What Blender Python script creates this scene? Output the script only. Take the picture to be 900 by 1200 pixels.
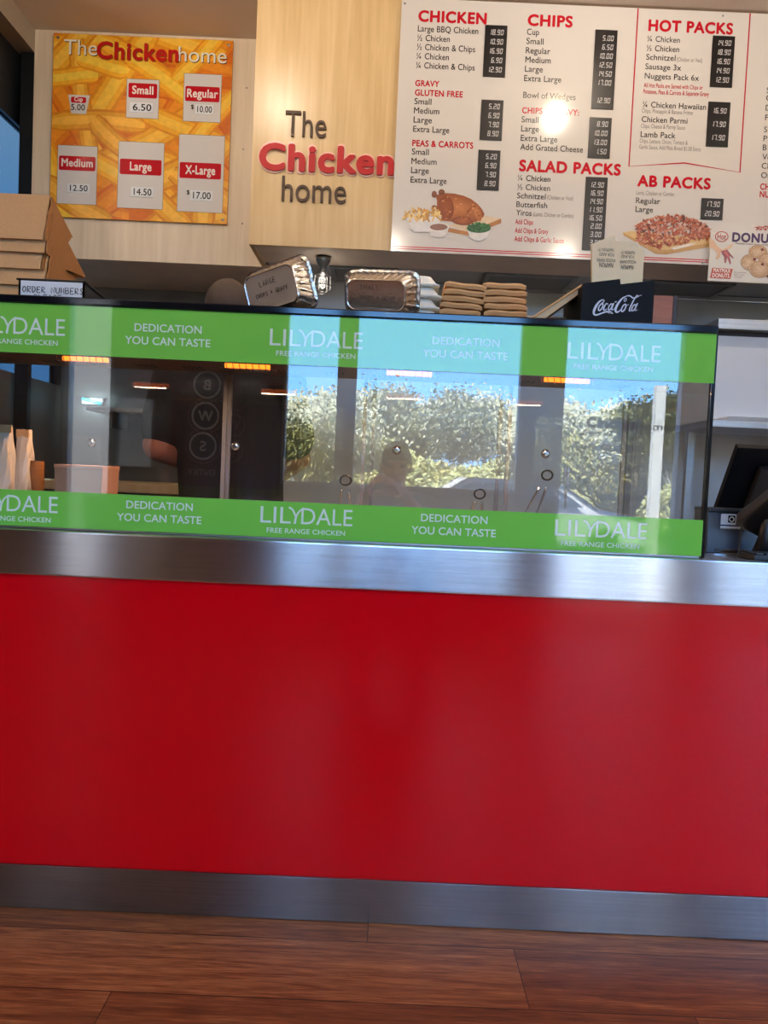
import bpy, bmesh, math, random, os
from mathutils import Vector, Matrix, Euler, noise

for o in list(bpy.data.objects):
    bpy.data.objects.remove(o, do_unlink=True)
SC = bpy.context.scene
COL = SC.collection
random.seed(7)

# ------------------------------------------------------------------ camera
PITCH, ROLL, F = math.radians(2.68), math.radians(2.55), 900.0
CAM = Vector((0, -1.84, 1.10))
cp, sp, cr, sr = math.cos(PITCH), math.sin(PITCH), math.cos(ROLL), math.sin(ROLL)
Bm = Matrix(((1, 0, 0), (0, 0, -1), (0, 1, 0)))
Pm = Matrix(((1, 0, 0), (0, cp, -sp), (0, sp, cp)))
Rm = Matrix(((cr, -sr, 0), (sr, cr, 0), (0, 0, 1)))
W2C = Rm @ Pm @ Bm                       # world -> (right, down, forward)
C2W = W2C.transposed()
cam_data = bpy.data.cameras.new('camera')
cam = bpy.data.objects.new('camera', cam_data)
COL.objects.link(cam)
right, down, fwd = C2W.col[0], C2W.col[1], C2W.col[2]
M = Matrix((right, -down, -fwd)).transposed().to_4x4()
M.translation = CAM
cam.matrix_world = M
cam_data.sensor_fit = 'VERTICAL'
cam_data.sensor_height = 36
cam_data.sensor_width = 27
cam_data.lens = 36 * F / 1200
cam_data.clip_start = 0.02
cam_data.clip_end = 300
SC.camera = cam


def at(px, py, Y):
    """point of the plane y = Y that lies on the line of sight of a photo pixel"""
    d = C2W @ Vector(((px - 450) / F, (py - 600) / F, 1))
    return CAM + d * ((Y - CAM.y) / d.y)


# ------------------------------------------------------------------ world, sun, exposure
world = bpy.data.worlds.new('sky')
SC.world = world
world.use_nodes = True
nt = world.node_tree
nt.nodes.clear()
wo = nt.nodes.new('ShaderNodeOutputWorld')
bg = nt.nodes.new('ShaderNodeBackground')
tc = nt.nodes.new('ShaderNodeTexCoord')
sx = nt.nodes.new('ShaderNodeSeparateXYZ')
rp = nt.nodes.new('ShaderNodeValToRGB')
rp.color_ramp.elements[0].position = 0.0
rp.color_ramp.elements[0].color = (0.30, 0.52, 0.95, 1)
rp.color_ramp.elements[1].position = 0.6
rp.color_ramp.elements[1].color = (0.80, 0.84, 0.90, 1)
e = rp.color_ramp.elements.new(0.10)
e.color = (0.20, 0.48, 1.0, 1)
e = rp.color_ramp.elements.new(0.24)
e.color = (0.18, 0.45, 0.92, 1)
nt.links.new(tc.outputs['Generated'], sx.inputs[0])
nt.links.new(sx.outputs['Z'], rp.inputs['Fac'])
nt.links.new(rp.outputs['Color'], bg.inputs['Color'])
bg.inputs['Strength'].default_value = 8.5
nt.links.new(bg.outputs[0], wo.inputs[0])

sun_d = bpy.data.lights.new('sun', 'SUN')
sun_d.energy = 74
sun_d.angle = 0.009
sun_d.color = (1, 0.95, 0.86)
sun = bpy.data.objects.new('sun', sun_d)
sun.rotation_euler = Vector((0.35, -0.75, -0.95)).to_track_quat('-Z', 'Y').to_euler()
COL.objects.link(sun)

SC.view_settings.view_transform = 'Standard'
SC.view_settings.look = 'None'
SC.view_settings.gamma = 1
SC.view_settings.exposure = 0.42
SC.view_settings.use_curve_mapping = False
SC.cycles.use_denoising = True
SC.cycles.max_bounces = 10
SC.cycles.transparent_max_bounces = 24
SC.cycles.sample_clamp_indirect = 6
SC.cycles.caustics_reflective = False
SC.cycles.caustics_refractive = False
LAMP_W = 13.0


# ------------------------------------------------------------------ materials
def lin(c):
    return tuple(((v / 255) / 12.92 if v / 255 <= 0.04045 else ((v / 255 + 0.055) / 1.055) ** 2.4) for v in c)


def new_mat(name):
    m = bpy.data.materials.new(name)
    m.use_nodes = True
    return m, m.node_tree, m.node_tree.nodes['Principled BSDF']


def plain(name, c, rough=0.5, metal=0.0, bump=0.0, bscale=200, ior=1.5, var=0.0):
    m, n, b = new_mat(name)
    b.inputs['Base Color'].default_value = (*lin(c), 1)
    b.inputs['Roughness'].default_value = rough
    b.inputs['Metallic'].default_value = metal
    b.inputs['IOR'].default_value = ior
    if bump or var:
        t = n.nodes.new('ShaderNodeTexCoord')
        z = n.nodes.new('ShaderNodeTexNoise')
        z.inputs['Scale'].default_value = bscale
        z.inputs['Detail'].default_value = 3
        n.links.new(t.outputs['Object'], z.inputs['Vector'])
        if bump:
            bp = n.nodes.new('ShaderNodeBump')
            bp.inputs['Strength'].default_value = bump
            bp.inputs['Distance'].default_value = 0.004
            n.links.new(z.outputs['Fac'], bp.inputs['Height'])
            n.links.new(bp.outputs[0], b.inputs['Normal'])
        if var:
            mr = n.nodes.new('ShaderNodeMapRange')
            mr.inputs['To Min'].default_value = 1 - var
            mr.inputs['To Max'].default_value = 1 + var
            n.links.new(z.outputs['Fac'], mr.inputs['Value'])
            mx = n.nodes.new('ShaderNodeMix')
            mx.data_type = 'RGBA'
            mx.blend_type = 'MULTIPLY'
            mx.inputs['Factor'].default_value = 1
            mx.inputs[6].default_value = (*lin(c), 1)
            n.links.new(mr.outputs[0], mx.inputs[7])
            n.links.new(mx.outputs[2], b.inputs['Base Color'])
    return m


def wood(name, c1, c2, scale, rough, spec_bump=0.02):
    """grain stretched along one axis by the mapping scale"""
    m, n, b = new_mat(name)
    t = n.nodes.new('ShaderNodeTexCoord')
    mp = n.nodes.new('ShaderNodeMapping')
    mp.inputs['Scale'].default_value = scale
    z = n.nodes.new('ShaderNodeTexNoise')
    z.inputs['Scale'].default_value = 1
    z.inputs['Detail'].default_value = 6
    z.inputs['Roughness'].default_value = 0.62
    z.inputs['Distortion'].default_value = 0.4
    r = n.nodes.new('ShaderNodeValToRGB')
    r.color_ramp.elements[0].position = 0.3
    r.color_ramp.elements[0].color = (*lin(c1), 1)
    r.color_ramp.elements[1].position = 0.7
    r.color_ramp.elements[1].color = (*lin(c2), 1)
    n.links.new(t.outputs['Object'], mp.inputs[0])
    n.links.new(mp.outputs[0], z.inputs['Vector'])
    n.links.new(z.outputs['Fac'], r.inputs['Fac'])
    n.links.new(r.outputs[0], b.inputs['Base Color'])
    b.inputs['Roughness'].default_value = rough
    bp = n.nodes.new('ShaderNodeBump')
    bp.inputs['Strength'].default_value = 0.06
    bp.inputs['Distance'].default_value = 0.002
    n.links.new(z.outputs['Fac'], bp.inputs['Height'])
    n.links.new(bp.outputs[0], b.inputs['Normal'])
    return m


def brushed(name, c, rough, aniso=0.85, streak=(3, 3, 260), scuff=True):
    """brushed sheet steel: brush lines run along X, so reflections smear up and down"""
    m, n, b = new_mat(name)
    b.inputs['Metallic'].default_value = 1
    b.inputs['Roughness'].default_value = rough
    b.inputs['Anisotropic'].default_value = aniso
    tg = n.nodes.new('ShaderNodeTangent')
    tg.direction_type = 'RADIAL'
    tg.axis = 'X'
    b.inputs['Anisotropic Rotation'].default_value = 0.0
    n.links.new(tg.outputs[0], b.inputs['Tangent'])
    t = n.nodes.new('ShaderNodeTexCoord')
    mp = n.nodes.new('ShaderNodeMapping')
    mp.inputs['Scale'].default_value = streak
    z = n.nodes.new('ShaderNodeTexNoise')
    z.inputs['Scale'].default_value = 1
    z.inputs['Detail'].default_value = 4
    n.links.new(t.outputs['Object'], mp.inputs[0])
    n.links.new(mp.outputs[0], z.inputs['Vector'])
    z2 = n.nodes.new('ShaderNodeTexNoise')
    z2.inputs['Scale'].default_value = 9
    z2.inputs['Detail'].default_value = 8
    z2.inputs['Roughness'].default_value = 0.7
    n.links.new(t.outputs['Object'], z2.inputs['Vector'])
    ad = n.nodes.new('ShaderNodeMath')
    ad.operation = 'ADD'
    n.links.new(z.outputs['Fac'], ad.inputs[0])
    n.links.new(z2.outputs['Fac'], ad.inputs[1])
    mr = n.nodes.new('ShaderNodeMapRange')
    mr.inputs['From Min'].default_value = 0.7
    mr.inputs['From Max'].default_value = 1.3
    mr.inputs['To Min'].default_value = 0.82
    mr.inputs['To Max'].default_value = 1.1
    n.links.new(ad.outputs[0], mr.inputs['Value'])
    mx = n.nodes.new('ShaderNodeMix')
    mx.data_type = 'RGBA'
    mx.blend_type = 'MULTIPLY'
    mx.inputs['Factor'].default_value = 1
    mx.inputs[6].default_value = (*lin(c), 1)
    n.links.new(mr.outputs[0], mx.inputs[7])
    n.links.new(mx.outputs[2], b.inputs['Base Color'])
    return m


def glass(name, tint=(1, 1, 1), refl=1.0, ior=1.5):
    """thin clear pane: mirror reflection by Fresnel, the rest passes straight through"""
    m = bpy.data.materials.new(name)
    m.use_nodes = True
    n = m.node_tree
    n.nodes.clear()
    out = n.nodes.new('ShaderNodeOutputMaterial')
    mix = n.nodes.new('ShaderNodeMixShader')
    fr = n.nodes.new('ShaderNodeFresnel')
    geo = n.nodes.new('ShaderNodeNewGeometry')       # the node inverts the IOR on back faces: undo it, the pane is thin
    pw = n.nodes.new('ShaderNodeMath')
    pw.operation = 'MULTIPLY_ADD'
    pw.inputs[1].default_value = 1 / ior - ior
    pw.inputs[2].default_value = ior
    n.links.new(geo.outputs['Backfacing'], pw.inputs[0])
    n.links.new(pw.outputs[0], fr.inputs['IOR'])
    mul = n.nodes.new('ShaderNodeMath')
    mul.operation = 'MULTIPLY'
    mul.inputs[1].default_value = refl
    mul.use_clamp = True
    tr = n.nodes.new('ShaderNodeBsdfTransparent')
    tr.inputs['Color'].default_value = (*tint, 1)
    gl = n.nodes.new('ShaderNodeBsdfGlossy')
    gl.inputs['Roughness'].default_value = 0.0
    n.links.new(fr.outputs[0], mul.inputs[0])
    n.links.new(mul.outputs[0], mix.inputs[0])
    n.links.new(tr.outputs[0], mix.inputs[1])
    n.links.new(gl.outputs[0], mix.inputs[2])
    n.links.new(mix.outputs[0], out.inputs[0])
    return m


def emit(name, c, s):
    m, n, b = new_mat(name)
    b.inputs['Base Color'].default_value = (*lin(c), 1)
    b.inputs['Emission Color'].default_value = (*lin(c), 1)
    b.inputs['Emission Strength'].default_value = s
    return m


def print_mat(name, rough=0.35, ior=1.5, mottling=0.0, scale=60):
    """printed sheet: ink colour comes from the mesh's colour attribute"""
    m, n, b = new_mat(name)
    a = n.nodes.new('ShaderNodeVertexColor')
    a.layer_name = 'Col'
    b.inputs['Roughness'].default_value = rough
    b.inputs['IOR'].default_value = ior
    if mottling:
        t = n.nodes.new('ShaderNodeTexCoord')
        z = n.nodes.new('ShaderNodeTexNoise')
        z.inputs['Scale'].default_value = scale
        z.inputs['Detail'].default_value = 4
        mr = n.nodes.new('ShaderNodeMapRange')
        mr.inputs['From Min'].default_value = 0.3
        mr.inputs['From Max'].default_value = 0.7
        mr.inputs['To Min'].default_value = 1 - mottling
        mr.inputs['To Max'].default_value = 1 + mottling
        mx = n.nodes.new('ShaderNodeMix')
        mx.data_type = 'RGBA'
        mx.blend_type = 'MULTIPLY'
        mx.inputs['Factor'].default_value = 1
        n.links.new(t.outputs['Object'], z.inputs['Vector'])
        n.links.new(z.outputs['Fac'], mr.inputs['Value'])
        n.links.new(a.outputs['Color'], mx.inputs[6])
        n.links.new(mr.outputs[0], mx.inputs[7])
        n.links.new(mx.outputs[2], b.inputs['Base Color'])
    else:
        n.links.new(a.outputs['Color'], b.inputs['Base Color'])
    return m


MAT = {}
MAT['maple'] = wood('maple_laminate', (198, 164, 116), (220, 190, 144), (26, 26, 1.6), 0.32)
MAT['maple_lit_tint'] = wood('maple_laminate_lit_tint', (210, 188, 160), (228, 208, 184), (26, 26, 1.6), 0.4)  # same laminate as maple; the light's greyish pink cast is mixed into the colour
MAT['ceiling'] = plain('ceiling_paint', (222, 206, 192), 0.6, var=0.05, bscale=3)
MAT['cream'] = plain('cream_wall', (176, 168, 158), 0.6, var=0.04, bscale=4)
MAT['dark_wall'] = plain('dark_wall', (52, 44, 46), 0.6, var=0.1, bscale=6)
MAT['sill_wall'] = plain('sill_wall', (92, 92, 98), 0.6, var=0.06, bscale=6)
MAT['brown_wall'] = plain('kitchen_soffit', (214, 194, 174), 0.5, var=0.15, bscale=8)
MAT['kitchen'] = plain('kitchen_wall', (104, 98, 94), 0.5, var=0.15, bscale=6)
MAT['band'] = brushed('brushed_steel_band', (196, 196, 200), 0.21, 1.0)
MAT['kick'] = brushed('brushed_steel_kick', (138, 136, 140), 0.24, 1.0)
MAT['steel'] = brushed('brushed_steel', (170, 168, 166), 0.38, 0.5)
MAT['steel_dark'] = plain('hood_steel', (172, 170, 168), 0.38, 0.25, var=0.06, bscale=4)
MAT['chrome'] = plain('chrome', (200, 200, 204), 0.15, 1.0)
MAT['galv'] = plain('galvanised', (140, 138, 136), 0.4, 1.0, var=0.1, bscale=30)
MAT['black_gloss'] = plain('black_gloss', (12, 14, 20), 0.08, ior=1.6)
MAT['black'] = plain('black_plastic', (14, 14, 16), 0.4, var=0.1, bscale=80)
MAT['black_matte'] = plain('black_matte', (9, 9, 13), 0.5, ior=1.22, var=0.1, bscale=80)
MAT['frame_dark'] = plain('dark_aluminium', (16, 18, 22), 0.35)
MAT['frame_grey'] = plain('grey_aluminium', (118, 122, 130), 0.4, var=0.04, bscale=20)
MAT['frame_white'] = plain('white_aluminium', (214, 214, 210), 0.4, var=0.03, bscale=20)
MAT['glass'] = glass('clear_glass', (0.96, 0.97, 0.97), 2.4)
MAT['door_glass'] = glass('inner_glass', (0.95, 0.96, 0.97), 0.7)
MAT['shop_glass'] = glass('shopfront_glass', (0.95, 0.97, 0.98), 1.0)
MAT['tint_glass'] = glass('tinted_glass', (0.06, 0.075, 0.10), 0.6)
MAT['print'] = print_mat('printed_board', 0.14)
MAT['photo_print'] = print_mat('printed_photo', 0.30, 1.5, 0.10, 40)
MAT['film'] = print_mat('glossy_window_film', 0.02, 1.75)
MAT['foot_film'] = print_mat('satin_window_film', 0.04, 1.45)
MAT['ink'] = print_mat('ink', 0.5)
MAT['wall_red'] = plain('red_acrylic', (176, 8, 14), 0.6)
MAT['wall_pink'] = plain('pale_acrylic', (236, 190, 176), 0.35)
MAT['wall_brown'] = plain('brown_acrylic', (66, 42, 24), 0.6)
MAT['bone'] = plain('white_board', (210, 203, 199), 0.13, var=0.01, bscale=4)
MAT['display'] = plain('display_black', (22, 17, 18), 0.3)
MAT['led'] = plain('segment_white', (205, 203, 205), 0.4)
MAT['kraft'] = plain('kraft_card', (206, 160, 110), 0.75, bump=0.1, bscale=120, var=0.08)
MAT['kraft_brown'] = plain('brown_card', (168, 108, 54), 0.7, bump=0.1, bscale=90, var=0.12)
MAT['foam'] = plain('white_foam', (242, 236, 222), 0.5, bump=0.05, bscale=160)
MAT['paper'] = plain('white_paper', (224, 226, 230), 0.7, var=0.03, bscale=30)
MAT['napkin'] = plain('kraft_napkin', (236, 216, 178), 0.8, var=0.06, bscale=60)
MAT['foil'] = plain('aluminium_foil', (216, 208, 200), 0.24, 1.0, bump=0.2, bscale=60)
MAT['asphalt'] = plain('asphalt', (50, 50, 52), 0.85, var=0.12, bscale=2)
MAT['car_white'] = plain('white_car_paint', (170, 170, 174), 0.15)
MAT['car_glass'] = plain('car_glass', (34, 42, 52), 0.05)
MAT['tyre'] = plain('tyre', (18, 18, 18), 0.8)
MAT['skin'] = plain('skin', (176, 112, 84), 0.5, bump=0.03, bscale=200, var=0.06)
MAT['hair'] = plain('short_hair', (66, 50, 40), 0.7, bump=0.5, bscale=260, var=0.3)
MAT['navy'] = plain('navy_cotton', (24, 26, 36), 0.85, bump=0.12, bscale=180)
MAT['denim'] = plain('dark_trousers', (26, 26, 30), 0.9, bump=0.1, bscale=180)
MAT['grey_cloth'] = plain('grey_shirt', (76, 80, 92), 0.85, bump=0.1, bscale=160)
MAT['bark'] = plain('bark', (206, 194, 176), 0.85, bump=0.4, bscale=12, var=0.2)
MAT['heat'] = emit('heat_lamp_glow', (255, 112, 30), 3.2)
MAT['bulb'] = emit('downlight_glow', (255, 214, 150), 25)
MAT['red_led'] = emit('red_indicator', (255, 60, 20), 1.5)
MAT['tan_trim'] = plain('tan_trim', (150, 134, 116), 0.5, var=0.06, bscale=10)
MAT['oven'] = plain('pale_cabinet', (206, 208, 212), 0.35, var=0.02, bscale=3)
MAT['lit_card'] = plain('warm_lit_card', (196, 142, 112), 0.7, var=0.06, bscale=30)  # card colour with the heat lamp's warm pink light mixed in
MAT['clear_cup'] = plain('frosted_plastic', (190, 180, 164), 0.3, var=0.1, bscale=30)
MAT['copper_wood'] = wood('reddish_wood', (150, 84, 56), (176, 104, 72), (12, 12, 60), 0.5)
MAT['dark_wood'] = plain('dark_edge_wood', (44, 26, 20), 0.5, var=0.1, bscale=60)


def leaf_mat(name, c1, c2):
    m, n, b = new_mat(name)
    g = n.nodes.new('ShaderNodeNewGeometry')
    r = n.nodes.new('ShaderNodeValToRGB')
    r.color_ramp.elements[0].color = (*lin(c1), 1)
    r.color_ramp.elements[1].color = (*lin(c2), 1)
    n.links.new(g.outputs['Random Per Island'], r.inputs['Fac'])
    n.links.new(r.outputs[0], b.inputs['Base Color'])
    b.inputs['Roughness'].default_value = 0.6
    return m


MAT['leaf_pale'] = leaf_mat('pale_gum_leaves', (140, 142, 116), (206, 204, 180))
MAT['leaf_dark'] = leaf_mat('dark_gum_leaves', (80, 88, 56), (146, 146, 100))
MAT['leaf_yellow'] = leaf_mat('yellow_green_leaves', (88, 92, 54), (150, 144, 92))


def red_panel_mat():
    m, n, b = new_mat('glossy_red_laminate')
    b.inputs['Base Color'].default_value = (0.62, 0.0008, 0.006, 1)
    b.inputs['Roughness'].default_value = 0.13
    b.inputs['IOR'].default_value = 1.42
    t = n.nodes.new('ShaderNodeTexCoord')
    z = n.nodes.new('ShaderNodeTexNoise')
    z.inputs['Scale'].default_value = 5
    z.inputs['Detail'].default_value = 8
    z.inputs['Roughness'].default_value = 0.7
    mr = n.nodes.new('ShaderNodeMapRange')
    mr.inputs['To Min'].default_value = 0.10
    mr.inputs['To Max'].default_value = 0.20
    n.links.new(t.outputs['Object'], z.inputs['Vector'])
    n.links.new(z.outputs['Fac'], mr.inputs['Value'])
    n.links.new(mr.outputs[0], b.inputs['Roughness'])
    bp = n.nodes.new('ShaderNodeBump')
    bp.inputs['Strength'].default_value = 0.05
    bp.inputs['Distance'].default_value = 0.004
    n.links.new(z.outputs['Fac'], bp.inputs['Height'])
    n.links.new(bp.outputs[0], b.inputs['Normal'])
    return m


MAT['red'] = red_panel_mat()


def floor_mat():
    """vinyl wood planks along X: rows 0.21 m wide, staggered end joints"""
    m, n, b = new_mat('vinyl_wood_planks')
    t = n.nodes.new('ShaderNodeTexCoord')
    s = n.nodes.new('ShaderNodeSeparateXYZ')
    n.links.new(t.outputs['Object'], s.inputs[0])

    def mth(op, a, bb=None):
        k = n.nodes.new('ShaderNodeMath')
        k.operation = op
        for i, v in enumerate((a, bb)):
            if v is None:
                continue
            if isinstance(v, (int, float)):
                k.inputs[i].default_value = v
            else:
                n.links.new(v, k.inputs[i])
        return k.outputs[0]
    L, Wd = 1.22, 0.2075
    v = mth('DIVIDE', mth('ADD', s.outputs['Y'], 0.077 + 10 * Wd), Wd)   # seams at y = -0.077 - k*0.2075
    row = mth('FLOOR', v)
    fv = mth('FRACT', v)
    # end joints: row above the first seam at x = 0.013, the next at 0.341, the next at -0.694
    off = mth('ADD', mth('MULTIPLY', mth('SUBTRACT', 10, row), 0.345), -0.0)
    wob = mth('MULTIPLY', mth('SINE', mth('MULTIPLY', mth('SUBTRACT', 10, row), 12.9)), 0.0)
    u = mth('DIVIDE', mth('ADD', mth('SUBTRACT', s.outputs['X'], mth('ADD', off, wob)), 50 * L - 0.006), L)
    cell = mth('FLOOR', u)
    fu = mth('FRACT', u)
    seam = mth('MAXIMUM', mth('LESS_THAN', mth('MINIMUM', fv, mth('SUBTRACT', 1, fv)), 0.006),
               mth('LESS_THAN', mth('MINIMUM', fu, mth('SUBTRACT', 1, fu)), 0.0008))
    comb = n.nodes.new('ShaderNodeCombineXYZ')
    n.links.new(row, comb.inputs[0])
    n.links.new(cell, comb.inputs[1])
    wn = n.nodes.new('ShaderNodeTexWhiteNoise')
    wn.noise_dimensions = '3D'
    n.links.new(comb.outputs[0], wn.inputs['Vector'])
    gx = n.nodes.new('ShaderNodeCombineXYZ')
    n.links.new(mth('ADD', mth('MULTIPLY', s.outputs['X'], 3.2), mth('MULTIPLY', wn.outputs['Value'], 40)), gx.inputs[0])
    n.links.new(mth('MULTIPLY', s.outputs['Y'], 46), gx.inputs[1])
    n.links.new(mth('MULTIPLY', row, 3.7), gx.inputs[2])
    z = n.nodes.new('ShaderNodeTexNoise')
    z.inputs['Scale'].default_value = 1.0
    z.inputs['Detail'].default_value = 7
    z.inputs['Roughness'].default_value = 0.68
    z.inputs['Distortion'].default_value = 0.7
    n.links.new(gx.outputs[0], z.inputs['Vector'])
    gx2 = n.nodes.new('ShaderNodeCombineXYZ')
    n.links.new(mth('ADD', mth('MULTIPLY', s.outputs['X'], 14), mth('MULTIPLY', wn.outputs['Value'], 40)), gx2.inputs[0])
    n.links.new(mth('MULTIPLY', s.outputs['Y'], 300), gx2.inputs[1])
    z2 = n.nodes.new('ShaderNodeTexNoise')
    z2.inputs['Scale'].default_value = 1.0
    z2.inputs['Detail'].default_value = 4
    n.links.new(gx2.outputs[0], z2.inputs['Vector'])
    fac = mth('ADD', mth('MULTIPLY', z.outputs['Fac'], 0.62), mth('MULTIPLY', z2.outputs['Fac'], 0.38))
    fac = mth('ADD', fac, mth('MULTIPLY', mth('SUBTRACT', wn.outputs['Value'], 0.5), 0.10))
    r = n.nodes.new('ShaderNodeValToRGB')
    r.color_ramp.elements[0].position = 0.34
    r.color_ramp.elements[0].color = (*lin((82, 48, 32)), 1)
    r.color_ramp.elements[1].position = 0.68
    r.color_ramp.elements[1].color = (*lin((184, 128, 84)), 1)
    e2 = r.color_ramp.elements.new(0.5)
    e2.color = (*lin((130, 80, 50)), 1)
    n.links.new(fac, r.inputs['Fac'])
    mx = n.nodes.new('ShaderNodeMix')
    mx.data_type = 'RGBA'
    n.links.new(seam, mx.inputs['Factor'])
    n.links.new(r.outputs[0], mx.inputs[6])
    mx.inputs[7].default_value = (*lin((34, 20, 14)), 1)
    n.links.new(mx.outputs[2], b.inputs['Base Color'])
    b.inputs['Roughness'].default_value = 0.34
    bp = n.nodes.new('ShaderNodeBump')
    bp.inputs['Strength'].default_value = 0.15
    bp.inputs['Distance'].default_value = 0.002
    n.links.new(fac, bp.inputs['Height'])
    n.links.new(bp.outputs[0], b.inputs['Normal'])
    return m


MAT['floor'] = floor_mat()


def mesh_filter_mat():
    """perforated grease filter: dark holes in grey metal"""
    m, n, b = new_mat('filter_mesh')
    t = n.nodes.new('ShaderNodeTexCoord')
    v = n.nodes.new('ShaderNodeTexVoronoi')
    v.inputs['Scale'].default_value = 95
    v.inputs['Randomness'].default_value = 0.1
    r = n.nodes.new('ShaderNodeValToRGB')
    r.color_ramp.elements[0].position = 0.36
    r.color_ramp.elements[0].color = (*lin((14, 14, 16)), 1)
    r.color_ramp.elements[1].position = 0.5
    r.color_ramp.elements[1].color = (*lin((104, 102, 100)), 1)
    n.links.new(t.outputs['Object'], v.inputs['Vector'])
    n.links.new(v.outputs['Distance'], r.inputs['Fac'])
    n.links.new(r.outputs[0], b.inputs['Base Color'])
    b.inputs['Roughness'].default_value = 0.5
    return m


MAT['filter'] = mesh_filter_mat()


# ------------------------------------------------------------------ object helpers
def wloc(o):
    v = Vector((0, 0, 0))
    while o is not None:
        v += o.location
        o = o.parent
    return v


def link(name, me, mat, parent=None, world=True, smooth=False):
    """link a mesh as one object; world=True: coordinates are world coordinates"""
    o = bpy.data.objects.new(name, me)
    COL.objects.link(o)
    if mat is not None:
        for mm in (mat if isinstance(mat, (list, tuple)) else [mat]):
            me.materials.append(mm)
    if parent is not None:
        o.parent = parent
        if world:
            me.transform(Matrix.Translation(-wloc(parent)))
    elif world:
        vs = [v.co for v in me.vertices]
        if vs:
            base = Vector(((min(v.x for v in vs) + max(v.x for v in vs)) / 2,
                           (min(v.y for v in vs) + max(v.y for v in vs)) / 2, min(v.z for v in vs)))
            me.transform(Matrix.Translation(-base))
            o.location = base
    if smooth:
        for p in me.polygons:
            p.use_smooth = True
    return o


def tag(o, label, cat, group=None):
    o['label'] = label
    o['category'] = cat
    if group:
        o['group'] = group
    return o


def thing(name, label, cat, loc=(0, 0, 0), group=None):
    o = bpy.data.objects.new(name, None)
    o.empty_display_size = 0.05
    COL.objects.link(o)
    o.location = loc
    return tag(o, label, cat, group)


def struct(o):
    o['kind'] = 'structure'
    return o


def dup(root, loc, label=None, group=None, rot=None):
    r = root.copy()
    COL.objects.link(r)
    r.location = loc
    if rot is not None:
        r.rotation_euler = rot
    if label:
        r['label'] = label
    if group:
        r['group'] = group
    for ch in list(root.children):
        c = ch.copy()
        COL.objects.link(c)
        c.parent = r
        for g in list(ch.children):
            d = g.copy()
            COL.objects.link(d)
            d.parent = c
    return r


class MB:
    def __init__(self):
        self.bm = bmesh.new()

    def box(self, a, b, bevel=0.0):
        xs, ys, zs = sorted((a[0], b[0])), sorted((a[1], b[1])), sorted((a[2], b[2]))
        r = bmesh.ops.create_cube(self.bm, size=1)
        vs = r['verts']
        for v in vs:
            v.co = Vector((xs[0] if v.co.x < 0 else xs[1], ys[0] if v.co.y < 0 else ys[1], zs[0] if v.co.z < 0 else zs[1]))
        if bevel:
            es = list({e for v in vs for e in v.link_edges})
            bmesh.ops.bevel(self.bm, geom=es, offset=bevel, segments=2, affect='EDGES', profile=0.7)
        return self

    def hexa(self, pts):
        """eight corners: bottom ring of four, then top ring of four"""
        v = [self.bm.verts.new(p) for p in pts]
        for f in ((3, 2, 1, 0), (4, 5, 6, 7), (0, 1, 5, 4), (1, 2, 6, 5), (2, 3, 7, 6), (3, 0, 4, 7)):
            self.bm.faces.new([v[i] for i in f])
        return self

    def loops(self, rings, closed=True, cap0=True, cap1=True):
        rv = [[self.bm.verts.new(p) for p in r] for r in rings]
        n = len(rv[0])
        for a, b in zip(rv[:-1], rv[1:]):
            for i in range(n if closed else n - 1):
                j = (i + 1) % n
                self.bm.faces.new((a[i], a[j], b[j], b[i]))
        if cap0:
            self.bm.faces.new(list(reversed(rv[0])))
        if cap1:
            self.bm.faces.new(rv[-1])
        return self

    def tube(self, path, r, seg=10, closed=False):
        path = [Vector(p) for p in path]
        n = len(path)
        rs = r if isinstance(r, (list, tuple)) else [r] * n
        rings = []
        up = None
        for i, p in enumerate(path):
            a = path[i - 1] if (i > 0 or closed) else p
            b = path[(i + 1) % n] if (i < n - 1 or closed) else p
            t = (b - a).normalized()
            if up is None:
                up = t.orthogonal().normalized()
            else:
                up = (up - t * up.dot(t))
                up = up.normalized() if up.length > 1e-6 else t.orthogonal().normalized()
            s = t.cross(up)
            rings.append([p + (up * math.cos(q) + s * math.sin(q)) * rs[i] for q in [2 * math.pi * k / seg for k in range(seg)]])
        if closed:
            rings.append(rings[0])
            self.loops(rings, cap0=False, cap1=False)
        else:
            self.loops(rings)
        return self

    def lathe(self, c, prof, axis='Z', seg=28):
        rings = []
        for r, h in prof:
            ring = []
            for k in range(seg):
                q = 2 * math.pi * k / seg
                x, y = r * math.cos(q), r * math.sin(q)
                p = {'Z': (x, y, h), 'Y': (x, h, y), 'X': (h, x, y)}[axis]
                ring.append(Vector(c) + Vector(p))
            rings.append(ring)
        self.loops(rings)
        return self

    def prism(self, pts, d):
        """polygon (3D points) extruded by the vector d"""
        d = Vector(d)
        self.loops([[Vector(p) for p in pts], [Vector(p) + d for p in pts]])
        return self

    def build(self, name, mat, parent=None, world=True, smooth=False, mtx=None):
        bmesh.ops.recalc_face_normals(self.bm, faces=self.bm.faces[:])
        me = bpy.data.meshes.new(name)
        self.bm.to_mesh(me)
        self.bm.free()
        if mtx is not None:
            me.transform(mtx)
        o = link(name, me, mat, parent, world, smooth)
        return o


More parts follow.
